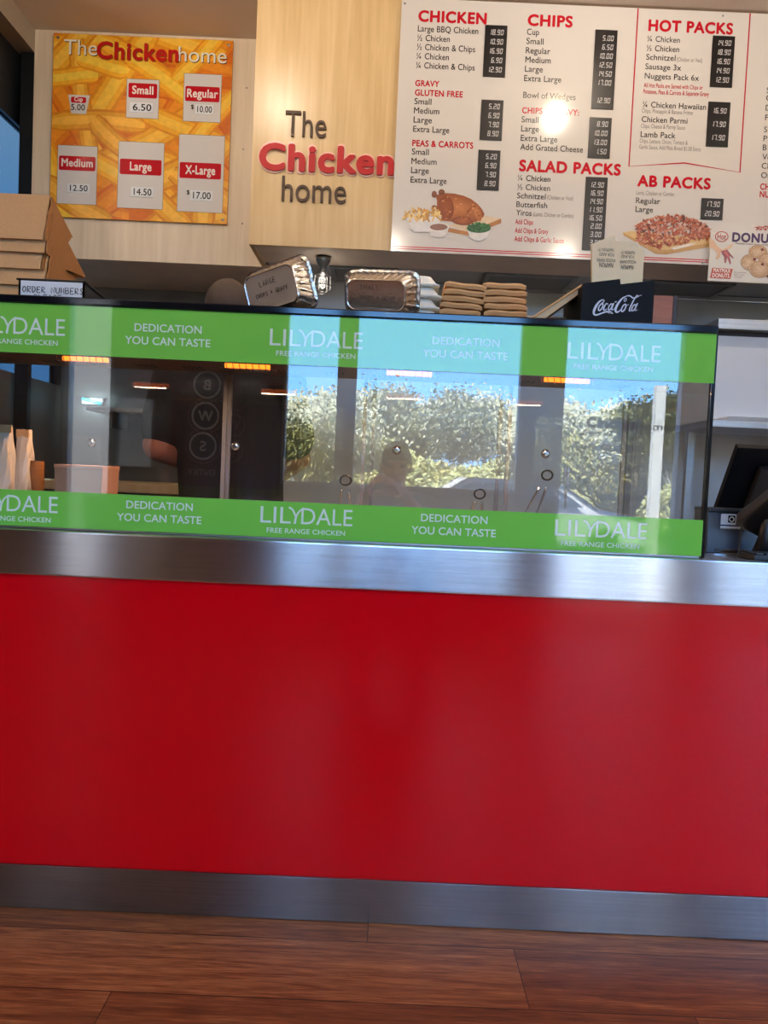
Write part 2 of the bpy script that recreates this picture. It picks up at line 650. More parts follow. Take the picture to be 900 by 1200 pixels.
# ------------------------------------------------------------------ flat print on a plane y = Y facing the customer
class Print:
    def __init__(self, Y, xf=None):
        self.Y, self.v, self.f, self.c, self.xf = Y, [], [], [], xf

    def poly(self, pts, col, layer=1):
        b = len(self.v)
        y = self.Y - layer * 0.0005
        self.v += [(p[0], y, p[1]) for p in pts]
        self.f.append(list(range(b, b + len(pts))))
        self.c.append(lin(col))

    def faces(self, verts, faces, col, layer=1):
        b = len(self.v)
        y = self.Y - layer * 0.0005
        self.v += [(p[0], y - p[2], p[1]) for p in verts]
        for f in faces:
            self.f.append([i + b for i in f])
            self.c.append(lin(col))

    def rect(self, x0, z0, x1, z1, col, layer=1, r=0.0):
        if r <= 0:
            pts = [(x0, z0), (x1, z0), (x1, z1), (x0, z1)]
        else:
            pts = []
            for cx, cz, a0 in ((x1 - r, z0 + r, -90), (x1 - r, z1 - r, 0), (x0 + r, z1 - r, 90), (x0 + r, z0 + r, 180)):
                for k in range(5):
                    a = math.radians(a0 + 22.5 * k)
                    pts.append((cx + r * math.cos(a), cz + r * math.sin(a)))
        self.poly(pts, col, layer)

    def blob(self, pts, col, layer=1, edge=None, rings=4, inner=0.0):
        """polygon shaded from its middle colour to the edge colour"""
        if edge is None:
            return self.poly(pts, col, layer)
        cx = sum(p[0] for p in pts) / len(pts)
        cz = sum(p[1] for p in pts) / len(pts)
        n = len(pts)
        for k in range(rings):
            a, bb = 1 - k / rings, 1 - (k + 1) / rings
            t = (k + 0.5) / rings
            cc = tuple(edge[i] * (1 - t) + col[i] * t for i in range(3))
            for i in range(n):
                p, q = pts[i], pts[(i + 1) % n]
                P = lambda w, s: (cx + (w[0] - cx) * s, cz + (w[1] - cz) * s)
                self.poly([P(p, a), P(q, a), P(q, bb), P(p, bb)] if bb > 0 else [P(p, a), P(q, a), (cx, cz)], cc, layer)

    def ribbon(self, path, w, col, layer=1):
        """pen stroke through the points (x, z); w is a width or one width per point"""
        n = len(path)
        ws = w if isinstance(w, (list, tuple)) else [w] * n
        L, R = [], []
        for i in range(n):
            a, b = path[max(0, i - 1)], path[min(n - 1, i + 1)]
            dx, dz = b[0] - a[0], b[1] - a[1]
            l = math.hypot(dx, dz) or 1
            nx, nz = -dz / l * ws[i] / 2, dx / l * ws[i] / 2
            L.append((path[i][0] + nx, path[i][1] + nz))
            R.append((path[i][0] - nx, path[i][1] - nz))
        for i in range(n - 1):
            self.poly([R[i], R[i + 1], L[i + 1], L[i]], col, layer)

    def ring(self, cx, cz, rx, rz, w, col, layer=1, seg=28, a0=0, a1=360):
        path = [(cx + rx * math.cos(math.radians(a0 + (a1 - a0) * k / seg)), cz + rz * math.sin(math.radians(a0 + (a1 - a0) * k / seg))) for k in range(seg + 1)]
        self.ribbon(path, w, col, layer)

    def text(self, s, x, z, cap, col, width=None, bold=0.0, layer=1, rot180=False, mirror=False, align='L', center=None):
        vs, fs = text_mesh(s, bold)
        k = cap / CAP
        xs = [v[0] for v in vs]
        w0 = (max(xs) - min(xs)) * k
        kx = k * (width / w0 if width else 1)
        W = width or w0
        if align == 'C':
            x = x - W / 2
        x0 = min(xs)
        pts = [(x + (v[0] - x0) * kx, z + v[1] * k, v[2] * 4e-5) for v in vs]
        if rot180:
            pts = [(2 * x + W - p[0], 2 * z + cap - p[1], p[2]) for p in pts]
        if mirror:
            pts = [(2 * x + W - p[0], p[1], p[2]) for p in pts]
            fs = [tuple(reversed(f)) for f in fs]
        self.faces(pts, fs, col, layer)

    def build(self, name, mat, parent=None, world=True, mtx=None):
        me = bpy.data.meshes.new(name)
        me.from_pydata(self.v, [], self.f)
        ca = me.color_attributes.new('Col', 'FLOAT_COLOR', 'CORNER')
        for p, c in zip(me.polygons, self.c):
            for li in p.loop_indices:
                ca.data[li].color = (*c, 1)
        if mtx is not None:
            me.transform(mtx)
        return link(name, me, mat, parent, world)


_tc = {}


def text_mesh(s, bold=0.0, extrude=0.0, bevel=0.0, raw=False):
    key = (s, bold, extrude, bevel)
    if key not in _tc:
        c = bpy.data.curves.new('lettering', 'FONT')
        c.body = s
        c.extrude = extrude
        c.bevel_depth = bevel
        c.resolution_u = 4
        if bold:
            c.space_character = 1 + max(0, bold) * 2.2
        o = bpy.data.objects.new('lettering', c)
        COL.objects.link(o)
        dg = bpy.context.evaluated_depsgraph_get()
        dg.update()
        me = bpy.data.meshes.new_from_object(o.evaluated_get(dg))
        v0, f0 = [v.co.copy() for v in me.vertices], [tuple(p.vertices) for p in me.polygons]
        if bold > 0:                    # heavier weight: the same outlines stamped round a small circle
            vs, fs = [], []
            for i in range(8):
                d = Vector((bold * math.cos(i * math.pi / 4), bold * math.sin(i * math.pi / 4), 0))
                fs += [tuple(q + len(vs) for q in f) for f in f0]
                vs += [Vector((v.x, v.y, (v.z * (1 + 0.012 * i)) if extrude else i)) + d for v in v0]
            v0, f0 = vs, fs
        _tc[key] = (v0, f0)
        bpy.data.objects.remove(o, do_unlink=True)
        bpy.data.meshes.remove(me)
        bpy.data.curves.remove(c)
    return _tc[key]


CAP = 1.0
CAP = max(v.y for v in text_mesh('H')[0])


def letters3d(s, x, z, cap, Y, depth, width, bold, name, mat, parent):
    vs, fs = text_mesh(s, bold, 0.5)
    k = cap / CAP
    xs = [v.x for v in vs]
    kx = width / (max(xs) - min(xs))
    me = bpy.data.meshes.new(name)
    me.from_pydata([(x + (v.x - min(xs)) * kx, Y - (v.z + 0.5) * depth, z + v.y * k) for v in vs], [], fs)
    return link(name, me, mat, parent)


SEG7 = {'0': 'abcdef', '1': 'bc', '2': 'abged', '3': 'abgcd', '4': 'fgbc', '5': 'afgcd', '6': 'afgedc', '7': 'abc', '8': 'abcdefg', '9': 'abfgcd'}


def seven(pr, s, x_right, z0, h, col, layer):
    w = h * 0.5
    t = h * 0.13
    x = x_right
    sl = 0.12
    for ch in reversed(s):
        if ch == '.':
            x -= h * 0.14
            pr.poly([(x, z0), (x + t, z0), (x + t, z0 + t), (x, z0 + t)], col, layer)
            x -= h * 0.1
            continue
        x -= w
        g = t * 0.35
        segs = {'a': (g, h - t, w - g, h), 'g': (g, h / 2 - t / 2, w - g, h / 2 + t / 2), 'd': (g, 0, w - g, t),
                'f': (0, h / 2 + g, t, h - g), 'b': (w - t, h / 2 + g, w, h - g), 'e': (0, g, t, h / 2 - g), 'c': (w - t, g, w, h / 2 - g)}
        for k in SEG7[ch]:
            a, b, c, d = segs[k]
            pr.poly([(x + a + sl * b, z0 + b), (x + c + sl * b, z0 + b), (x + c + sl * d, z0 + d), (x + a + sl * d, z0 + d)], col, layer)
        x -= h * 0.16


def smooth_path(pts, n=6):
    """Catmull-Rom through the points"""
    out = []
    P = [pts[0]] + list(pts) + [pts[-1]]
    for i in range(1, len(P) - 2):
        for k in range(n):
            t = k / n
            out.append(tuple(0.5 * (2 * P[i][j] + (P[i + 1][j] - P[i - 1][j]) * t + (2 * P[i - 1][j] - 5 * P[i][j] + 4 * P[i + 1][j] - P[i + 2][j]) * t * t
                                    + (3 * P[i][j] - P[i - 1][j] - 3 * P[i + 1][j] + P[i + 2][j]) * t ** 3) for j in range(len(P[i]))))
    out.append(tuple(pts[-1]))
    return out


# ------------------------------------------------------------------ the setting
CEIL = 3.03
FRONT = -4.4          # plane of the shopfront behind the camera
struct(MB().box((-4.2, FRONT - 0.2, -0.1), (4.2, 2.4, 0)).build('floor', MAT['floor'], world=False))
struct(MB().box((-4.2, FRONT - 0.2, CEIL), (4.2, 2.4, CEIL + 0.12)).build('ceiling', MAT['ceiling']))
struct(MB().box((-1.78, 2.25, 0), (4.2, 2.4, CEIL)).build('wall_back', MAT['kitchen']))
struct(MB().box((4.05, FRONT - 0.1, 0), (4.2, 2.25, CEIL)).build('wall_right', MAT['cream']))
struct(MB().box((-4.2, FRONT - 0.1, 0), (-4.05, 2.25, CEIL)).build('wall_left', MAT['cream']))
struct(MB().box((-4.05, 0.9, 0), (-1.78, 1.0, CEIL)).build('wall_partition', MAT['cream']))


def window(n, x0, x1, z0, z1, mat_f, fw=0.04, Y=FRONT):
    b = MB()
    for a, c in (((x0, z0), (x1, z0 + fw)), ((x0, z1 - fw), (x1, z1)), ((x0, z0 + fw), (x0 + fw, z1 - fw)), ((x1 - fw, z0 + fw), (x1, z1 - fw))):
        b.box((a[0], Y - 0.06, a[1]), (c[0], Y + 0.04, c[1]))
    w = struct(b.build('window_%d' % n, mat_f))
    MB().box((x0 + fw, Y - 0.012, z0 + fw), (x1 - fw, Y, z1 - fw)).build('glass', MAT['shop_glass'], w)
    return w


fw = MB()
WT = 2.95
SILL = 1.0


def wallpiece(x0, x1, z0, z1, mat, nm):
    return struct(MB().box((x0, FRONT - 0.1, z0), (x1, FRONT + 0.05, z1)).build(nm, mat))


wallpiece(-4.05, 4.05, WT, CEIL, MAT['dark_wall'], 'trim_1')
wallpiece(-4.05, -2.64, 0, WT, MAT['dark_wall'], 'wall_front')
window(1, -2.64, -2.225, 0.05, WT, MAT['frame_grey'])
wallpiece(-2.64, -2.225, 0, 0.05, MAT['dark_wall'], 'trim_2')
wallpiece(-2.225, -0.86, 0, WT, MAT['dark_wall'], 'wall_front')
wallpiece(-0.86, 1.083, 0, SILL, MAT['sill_wall'], 'wall_front')
window(2, -0.86, -0.40, SILL, WT, MAT['frame_grey'], 0.025)
wallpiece(-0.40, -0.295, SILL, WT, MAT['frame_grey'], 'trim_3')
window(3, -0.295, 1.083, SILL, WT, MAT['frame_grey'], 0.025)
wallpiece(1.083, 1.38, 0, WT, MAT['sill_wall'], 'wall_front')
wallpiece(2.41, 2.68, 0, WT, MAT['sill_wall'], 'wall_front')
window(6, 2.68, 4.05, 0.1, WT, MAT['frame_grey'], 0.04)
wallpiece(2.68, 4.05, 0, 0.1, MAT['sill_wall'], 'trim_4')
# glazed shop door with the opening hours on it
b = MB()
for a, c in (((1.38, 0.0), (2.41, 0.10)), ((1.38, WT - 0.05), (2.41, WT)), ((1.38, 0.10), (1.42, WT - 0.05)), ((2.37, 0.10), (2.41, WT - 0.05))):
    b.box((a[0], FRONT - 0.06, a[1]), (c[0], FRONT + 0.04, c[1]))
door = struct(b.build('door_1', MAT['frame_grey']))
MB().box((1.42, FRONT - 0.012, 0.10), (2.37, FRONT, WT - 0.05)).build('glass', MAT['shop_glass'], door)
MB().tube([(1.47, FRONT + 0.06, 0.9), (1.47, FRONT + 0.06, 1.25)], 0.012).build('door_handle', MAT['chrome'], door, smooth=True)
YV = 2 * 0.03 - FRONT                     # the shopfront's mirror image seen in the display glass
pr = Print(FRONT - 0.013)


def refl(px, py):
    p = at(px, py, YV)
    return p.x, p.z


INK = (24, 24, 28)
for s, px, py, w, cap, bold in (('The', 665, 499, 19, 8.5, 0.015), ('Chicken', 688, 500, 60, 10.5, 0.09), ('home', 748, 503, 38, 8.5, 0.015),
                                ('Ph: 8288 7555', 690, 527, 66, 7.2, 0.05), ('OPEN 7 DAYS', 692, 551, 58, 6.8, 0.04),
                                ('Including Public Holidays', 676, 558, 82, 3.6, 0.0), ('11am - 8pm', 693, 584, 60, 7.6, 0.055)):
    x, z = refl(px, py)
    k = (YV - CAM.y) / F
    pr.text(s, x, z, cap * k, INK, w * k, bold)
pr.build('lettering', MAT['ink'], door)

# entry sign on the dark wall behind the customer: reads correctly from inside, so it mirrors in the glass
k = (YV - CAM.y) / F
pt = Print(0)
x, z = refl(243, 486)
sign = thing('entry_sign', 'dark entry sign with three circled letters on the wall behind the customer', 'sign', (x, FRONT + 0.05, z - 0.75))
MB().box((x - 0.28, FRONT + 0.052, z - 0.75), (x + 0.28, FRONT + 0.07, z + 0.62)).build('panel', plain('sign_maroon', (62, 30, 36), 0.5, var=0.05, bscale=9), sign)
pr = Print(0.0)
G = (176, 180, 192)
for ch, px, py in (('B', 245, 452), ('W', 243, 488), ('S', 240, 523)):
    cx, cz = refl(px, py)
    pr.ring(cx, cz, 15 * k, 15 * k, 2.4 * k, G)
    pr.ring(cx, cz, 20 * k, 20 * k, 0.5 * k, (150, 120, 120))
    pr.poly([(cx + 13.6 * k * math.cos(a), cz + 13.6 * k * math.sin(a)) for a in [i * math.pi / 12 for i in range(24)]], (34, 40, 62), 0.5)
    pr.text(ch, cx, cz - 5.5 * k, 11 * k, G, None, 0.03, mirror=True, align='C', layer=2)
cx, cz = refl(238, 557)
pr.text('ENTRY', cx, cz, 7 * k, (128, 124, 130), 32 * k, 0.02, mirror=True, align='C')
pr.build('lettering', MAT['ink'], sign, mtx=Matrix.Translation((0, FRONT + 0.0725, 0)) @ Matrix.Scale(-1, 4, (0, 1, 0)))

# ------------------------------------------------------------------ outside, seen in the reflections
GZ = -0.32
struct(MB().box((-60, -70, GZ - 0.2), (60, FRONT - 0.25, GZ)).build('ground', MAT['asphalt']))
struct(MB().box((-4.4, FRONT - 1.2, GZ), (4.4, FRONT - 0.2, -0.02)).build('footpath', plain('concrete', (150, 146, 140), 0.8, var=0.1, bscale=4)))


struct(MB().box((-6.5, FRONT - 2.4, GZ), (-2.55, FRONT - 2.1, 3.4)).build('wall_outside', plain('dark_render', (70, 70, 74), 0.8, var=0.06, bscale=2)))


vp = at(771, 500, 2 * 0.03 + 7.7)
b = MB().box((vp.x - 0.06, -7.76, GZ), (vp.x + 0.06, -7.64, at(771, 452, 2 * 0.03 + 7.7).z), 0.006)
tag(b.build('post', plain('post_paint', (168, 168, 164), 0.5, var=0.04, bscale=8)), 'white post standing in the sun outside the glazed shop door', 'post')


def make_tree(label, leaf, h, spread, seed, nleaf=15000, group=None):
    rnd = random.Random(seed)
    t = thing('gum_tree', label, 'tree', (0, 0, 0), group)
    b = MB()
    tips = []

    def limb(p, d, l, r, lev):
        path, rr = [Vector(p)], [r]
        q = Vector(p)
        for i in range(4):
            d = (d + Vector((rnd.uniform(-.25, .25), rnd.uniform(-.25, .25), rnd.uniform(-.05, .2)))).normalized()
            q = q + d * l / 4
            path.append(q.copy())
            rr.append(r * (1 - 0.14 * (i + 1)))
        b.tube(path, rr, 7)
        if lev == 1:
            tips.append(path[2])
        if lev == 0:
            tips.append(q)
            tips.append(path[2])
            return
        for i in range(3 if lev > 1 else 2):
            nd = (d + Vector((rnd.uniform(-1, 1) * spread, rnd.uniform(-1, 1) * spread, rnd.uniform(0.1, .8)))).normalized()
            limb(path[rnd.choice((3, 4))], nd, l * rnd.uniform(.65, .9), r * 0.5, lev - 1)
    limb((0, 0, 0), Vector((rnd.uniform(-.2, .2), 0, 1)), h * 0.26, h * 0.024, 3)
    b.build('trunk', MAT['bark'], t, world=False, smooth=True)
    vs, fs = [], []
    for i in range(nleaf):
        c = rnd.choice(tips)
        g = h * 0.07
        p = c + Vector((rnd.gauss(0, g), rnd.gauss(0, g), rnd.gauss(0, g * 0.7)))
        s = h * rnd.uniform(0.006, 0.013)
        u = Vector((rnd.gauss(0, 1), rnd.gauss(0, 1), rnd.gauss(0, 1))).normalized()
        w = u.orthogonal().normalized()
        bq = len(vs)
        vs += [p - u * s * 1.6, p + w * s * .8, p + u * s * 1.6, p - w * s * .8]
        fs.append((bq, bq + 1, bq + 2, bq + 3))
    me = bpy.data.meshes.new('foliage')
    me.from_pydata(vs, [], fs)
    link('foliage', me, leaf, t, world=False)
    return t


kinds = [make_tree('', MAT['leaf_pale'], 6.4, 0.7, 3), make_tree('', MAT['leaf_dark'], 7.2, 0.7, 11), make_tree('', MAT['leaf_pale'], 5.6, 0.8, 23),
         make_tree('', MAT['leaf_yellow'], 4.2, 1.1, 31)]
names = ['tall pale gum tree with a forked trunk beyond the car park', 'dense dark gum tree beyond the car park',
         'broad pale gum tree with a low crown beyond the car park', 'low yellow green bushy tree beyond the car park']
used = [0, 0, 0, 0]
TREE_H = [max(v.co.z for v in k.children[1].data.vertices) for k in kinds]
#   row distance, height at the crown, kinds
for Y, hgt, row in ((-21, 3.45, ((352, 3, .3, .8), (430, 2, 1.0, .85), (640, 3, 2.0, .75), (797, 1, 1.2, 1.14))),
                    (-28, 4.2, ((310, 2, 1.1, 1.0), (395, 0, 2.3, 1.0), (525, 0, .4, 1.06), (620, 2, 4.0, 1.0), (720, 0, 3.1, 1.0), (860, 1, 2.0, 1.1))),
                    (-36, 4.95, ((350, 0, 3.0, .96), (460, 2, 0.2, 1.02), (575, 0, 5.0, 1.04), (680, 2, 2.2, 1.0), (770, 2, .4, .95), (900, 2, 1, 1))),
                    (-45, 5.8, ((300, 2, 1.2, 1.0), (410, 2, 2.2, 1.0), (500, 0, 3.2, .95), (600, 2, 4.1, 1.0), (740, 2, .1, .95)))):
    for px, kd, rz, s in row:
        p = at(px, 560, 2 * 0.03 - Y)
        g = 'trees across the car park, ' + names[kd]
        if used[kd] == 0:
            o = kinds[kd]
            o.location = (p.x, Y, GZ)
            o.rotation_euler = (0, 0, rz)
            o['label'], o['group'] = names[kd], g
        else:
            o = dup(kinds[kd], (p.x, Y, GZ), names[kd], g, (0, 0, rz))
        k_ = hgt * s / TREE_H[kd]
        o.scale = (k_, k_, k_)
        used[kd] += 1
# undergrowth between the trunks: round bushes
def make_bush(label, leaf, seed):
    rnd = random.Random(seed)
    t = thing('bush', label, 'bush', (0, 0, 0))
    b = MB()
    for i in range(7):
        a = rnd.uniform(0, 6.28)
        b.tube([(0, 0, 0), (0.3 * math.cos(a), 0.3 * math.sin(a), 0.5), (0.7 * math.cos(a), 0.7 * math.sin(a), 1.1)], [0.04, 0.03, 0.01], 6)
    b.build('stems', MAT['bark'], t, world=False)
    vs, fs = [], []
    for i in range(7000):
        d = Vector((rnd.gauss(0, 1), rnd.gauss(0, 1), rnd.gauss(0, 1))).normalized()
        rad = (0.55 + 0.45 * rnd.random()) * (1 + 0.25 * noise.noise(d * 2.2 + Vector((seed, 0, 0))))
        p = Vector((d.x * 1.15 * rad, d.y * 1.0 * rad, 0.95 + d.z * 0.9 * rad))
        if p.z < 0.02:
            continue
        sz = rnd.uniform(0.03, 0.06)
        u = Vector((rnd.gauss(0, 1), rnd.gauss(0, 1), rnd.gauss(0, 1))).normalized()
        w = u.orthogonal().normalized()
        q = len(vs)
        vs += [p - u * sz * 1.6, p + w * sz * .8, p + u * sz * 1.6, p - w * sz * .8]
        fs.append((q, q + 1, q + 2, q + 3))
    me = bpy.data.meshes.new('foliage')
    me.from_pydata(vs, [], fs)
    link('foliage', me, leaf, t, world=False)
    return t


BL = ['dark green bush under the gum trees across the car park', 'yellow green bush under the gum trees across the car park']
bushes = [make_bush(BL[0], MAT['leaf_dark'], 41), make_bush(BL[1], MAT['leaf_yellow'], 43)]
nb_ = [0, 0]
for Y, px0, step, n_ in ((-18.5, 318, 118, 6), (-24.5, 280, 92, 8), (-32, 300, 74, 9)):
    for i in range(n_):
        kd = (i + int(-Y)) % 2
        p = at(px0 + step * i, 560, 2 * 0.03 - Y)
        if nb_[kd] == 0:
            o = bushes[kd]
            o.location = (p.x, Y, GZ)
            o['group'] = BL[kd]
        else:
            o = dup(bushes[kd], (p.x, Y, GZ), BL[kd], BL[kd], (0, 0, 1.3 * i + Y))
        k_ = (0.85 + 0.2 * ((i * 7) % 3)) * (-Y / 24)
        o['group'] = BL[kd]
        o.scale = (k_, k_, k_)
        nb_[kd] += 1
# low wall / hedge line behind the trees
struct(MB().box((-60, -45, GZ), (60, -44.5, GZ + 1.6)).build('fence', plain('far_fence', (110, 104, 84), 0.9, var=0.2, bscale=1.2)))

# white car parked outside, side-on
CY = -13.0
c0 = at(545, 566, 2 * 0.03 - CY)
car = thing('car', 'white car parked side-on outside the shop window', 'car', (c0.x + 1.3, CY, GZ))
cx0 = c0.x
prof = [(-1.0, 0.35), (-1.02, 0.9), (-0.75, 1.0), (-0.05, 1.46), (1.35, 1.47), (1.75, 1.38), (2.35, 1.0), (3.2, 0.86), (3.3, 0.35)]
b = MB()
b.loops([[Vector((cx0 + x, CY + s * w, GZ + z)) for x, z in prof] for s, w in ((-1, 0.78), (-1, 0.86), (1, 0.86), (1, 0.78))])
b.build('body', MAT['car_white'], car)
for s in (1, -1):
    b = MB().prism([(cx0 - 0.55, CY + s * 0.862, GZ + 1.0), (cx0 - 0.0, CY + s * 0.862, GZ + 1.38), (cx0 + 1.35, CY + s * 0.862, GZ + 1.39), (cx0 + 1.7, CY + s * 0.862, GZ + 1.28), (cx0 + 2.1, CY + s * 0.862, GZ + 1.0)], (0, s * 0.01, 0))
    b.build('window', MAT['car_glass'], car)
for x in (-0.3, 2.5):
    for s in (1, -1):
        MB().lathe((cx0 + x, CY + s * 0.8, GZ + 0.32), [(0.16, -0.09), (0.3, -0.1), (0.32, -0.06), (0.32, 0.06), (0.3, 0.1), (0.16, 0.09)], 'Y').build('wheel', MAT['tyre'], car, smooth=True)

# ------------------------------------------------------------------ counter
CT = 0.933
GY = 0.03            # front glass plane of the display
counter = thing('service_counter', 'long red service counter with steel top edge and steel kick plate', 'counter', (0.1, 0.35, 0))
b = MB()
b.box((-3.2, -0.004, CT - 0.108), (2.6, 0.72, CT), 0.004)
top = b.build('countertop', MAT['band'], counter)
MB().box((-3.2, 0.003, 0.11), (2.6, 0.68, CT - 0.1085)).build('front_panel', MAT['red'], counter)
MB().box((-3.2, -0.002, 0.0015), (2.6, 0.66, 0.1095), 0.002).build('kick_plate', MAT['kick'], counter)

# ------------------------------------------------------------------ hot food display case on the counter
X0, X1 = -1.62, 0.778
ZT = 1.478
ZB = CT
CB = 0.64
case = thing('hot_food_display', 'long glass fronted hot food display case with green chicken banners', 'display case', (0, 0.33, ZB))
b = MB()
b.box((X0, GY - 0.006, ZT), (X1 + 0.006, CB, ZT + 0.018), 0.003)
b.build('top_rail', MAT['black_gloss'], case)
MB().box((X0, GY, 1.36), (X1, GY + 0.008, ZT)).build('header_glass', MAT['glass'], case)
MB().box((X0, GY, ZB + 0.005), (X1, GY + 0.008, 1.358)).build('front_glass', MAT['glass'], case)
MB().box((X0, GY + 0.01, ZB + 0.001), (X1, CB, ZB + 0.03)).build('deck', MAT['steel'], case)
MB().box((X0, GY + 0.02, 1.405), (X1 - 0.02, CB - 0.01, 1.44)).build('canopy', plain('canopy_brown', (122, 92, 74), 0.4, 0.3, var=0.1, bscale=12), case)
b = MB()
for i in range(16):
    xx = X0 + 0.12 + i * 0.145
    for q in range(4):
        b.box((xx + q * 0.016, 0.50, 1.4035), (xx + q * 0.016 + 0.006, 0.56, 1.4055))
b.build('canopy_vents', MAT['black'], case)
MB().box((X1 - 0.004, GY + 0.009, ZB + 0.03), (X1 + 0.004, CB, ZT - 0.001)).build('end_glass', MAT['door_glass'], case)
MB().box((X1 - 0.001, GY + 0.001, ZB + 0.001), (X1 + 0.009, GY + 0.014, ZT), 0.001).build('corner_post', MAT['black_gloss'], case)
MB().box((X1 - 0.012, CB - 0.02, ZB + 0.03), (X1 + 0.008, CB, ZT), 0.002).build('rear_post', MAT['frame_grey'], case)
# rear sliding glass doors with steel stiles and round locks
for i, lock_px in enumerate((108, 275, 465, 640)):
    lp = at(lock_px, 519 + 4.2 * i, 0.6)
    xa = X0 if i == 0 else X0 + 0.68 + 0.43 * i
    xb = X0 + 1.11 if i == 0 else X0 + 1.15 + 0.43 * i
    if i == 3:
        xb = X1 - 0.02
    yy = 0.597 + 0.014 * (i % 2)
    d = MB().box((xa, yy, ZB + 0.045), (xb, yy + 0.005, 1.40)).build('sliding_door', MAT['door_glass'], case)
    b = MB()
    for xx in (xa, xb - 0.012):
        b.box((xx, yy - 0.004, ZB + 0.045), (xx + 0.012, yy + 0.009, 1.40))
    b.build('stile', MAT['frame_grey'], d)
    b = MB().lathe((lp.x, yy - 0.001, lp.z), [(0.004, -0.012), (0.009, -0.012), (0.0135, -0.008), (0.0145, 0.0)], 'Y', 20)
    b.build('lock', MAT['chrome'], d, smooth=True)
MB().box((X0, 0.59, ZB + 0.031), (X1 - 0.02, 0.625, ZB + 0.045)).build('door_track', MAT['steel'], case)
# heat lamps under the canopy
for i, px in enumerate((100, 290, 480, 665)):
    p = at(px, 430, 0.30)
    hl = MB()
    hl.tube([(p.x - 0.062, 0.30, 1.386), (p.x + 0.062, 0.30, 1.386)], 0.0065, 10)
    h = hl.build('heat_lamp', MAT['heat'], case, smooth=True)
    g = MB()
    for q in range(9):
        xx = p.x - 0.072 + q * 0.018
        g.tube([(xx - 0.006, 0.286, 1.404), (xx, 0.286, 1.378), (xx + 0.006, 0.314, 1.378), (xx, 0.314, 1.404)], 0.0011, 5)
    g.build('wire_guard', MAT['chrome'], h)
    b = MB()
    b.box((p.x - 0.085, 0.278, 1.4005), (p.x + 0.085, 0.322, 1.4045))
    b.build('reflector', MAT['chrome'], h)
    hd = bpy.data.lights.new('heat_lamp_light', 'AREA')
    hd.shape = 'RECTANGLE'
    hd.size, hd.size_y = 0.12, 0.012
    hd.energy = 2.2
    hd.color = (1, 0.55, 0.28)
    ho = bpy.data.objects.new('heat_lamp_light', hd)
    COL.objects.link(ho)
    ho.location = (p.x, 0.30, 1.376)

# green banners behind the header glass and along the foot of the glass
GREEN, WHITE = (122, 200, 80), (220, 236, 226)
GREEN2 = (120, 202, 80)


def lilydale(pr, x, z, k, col, layer):
    """x, z: left end of the baseline; k: metres per photo pixel"""
    cap = 19 * k
    t = 2.7 * k
    pr.text('LIL', x, z, cap, col, 36 * k, 0.0, layer)
    # Y with a long curved tail
    xy = x + 33 * k
    arm = smooth_path([(xy - 0 * k, z + cap * 1.0), (xy + 4.5 * k, z + cap * 0.86), (xy + 8.5 * k, z + cap * 0.45)])
    pr.ribbon(arm, t * 0.8, col, layer)
    tail = smooth_path([(xy + 18 * k, z + cap), (xy + 12.5 * k, z + cap * 0.78), (xy + 9 * k, z + cap * 0.45), (xy + 7.5 * k, z)])
    pr.ribbon(tail, [t * (0.5 + 0.6 * i / len(tail)) for i in range(len(tail))], col, layer + 0.3)
    pr.text('DALE', x + 48 * k, z, cap, col, 60 * k, 0.0, layer)
    pr.text('FREE RANGE CHICKEN', x + 8 * k, z - 11.5 * k, 5.6 * k, col, 92 * k, 0.012, layer)


KG = (GY - CAM.y) / F
per = 346 * KG
for part, z0, z1, col, (lx, ly), (dx, dy) in (('header_banner', 1.3585, ZT - 0.0015, GREEN, (316, 404.5), (197, 389.5)),
                                              ('foot_banner', ZB + 0.006, 1.027, GREEN2, (305, 612), (187, 597))):
    pr = Print(GY - 0.0004)
    pr.rect(X0, z0, X1 + (0.004 if part == 'header_banner' else 0.0), z1, col, 0)
    L = at(lx, ly, GY)
    for j in (-2, -1, 0, 1):
        xx = L.x + j * per
        if xx > X0:
            lilydale(pr, xx, L.z, KG, WHITE, 1)
    D = at(dx, dy, GY)
    for j in (-1, 0, 1):
        xx = D.x + j * per
        if xx - 0.1 > X0:
            pr.text('DEDICATION', xx, D.z, 8.6 * KG, WHITE, 78 * KG, 0.012, 1, align='C')
            pr.text('YOU CAN TASTE', xx, D.z - 15 * KG, 8.6 * KG, WHITE, 99 * KG, 0.012, 1, align='C')
    pr.build(part, MAT['film'] if part == 'header_banner' else MAT['foot_film'], case)

# ------------------------------------------------------------------ inside the case
def carton_box(x, y, z, w, d, h, name, label, mat):
    t = thing(name, label, 'box', (x, y, z))
    b = MB()
    b.hexa([(x - w / 2, y - d / 2, z), (x + w / 2, y - d / 2, z), (x + w / 2, y + d / 2, z), (x - w / 2, y + d / 2, z),
            (x - w / 2 * 1.06, y - d / 2, z + h), (x + w / 2 * 1.06, y - d / 2, z + h), (x + w / 2 * 1.06, y + d / 2, z + h), (x - w / 2 * 1.06, y + d / 2, z + h)])
    b.build('body', mat, t)
    MB().box((x - w / 2 * 1.08, y - d / 2 - 0.003, z + h), (x + w / 2 * 1.08, y + d / 2 + 0.003, z + h + 0.012), 0.003).build('lid', mat, t)
    return t


DK = ZB + 0.0305
p = at(96, 560, 0.30)
carton_box(p.x, 0.34, DK, 0.125, 0.13, at(96, 545, .3).z - DK - 0.012, 'food_carton', 'warm lit food carton under the heat lamp in the display case', MAT['lit_card'])
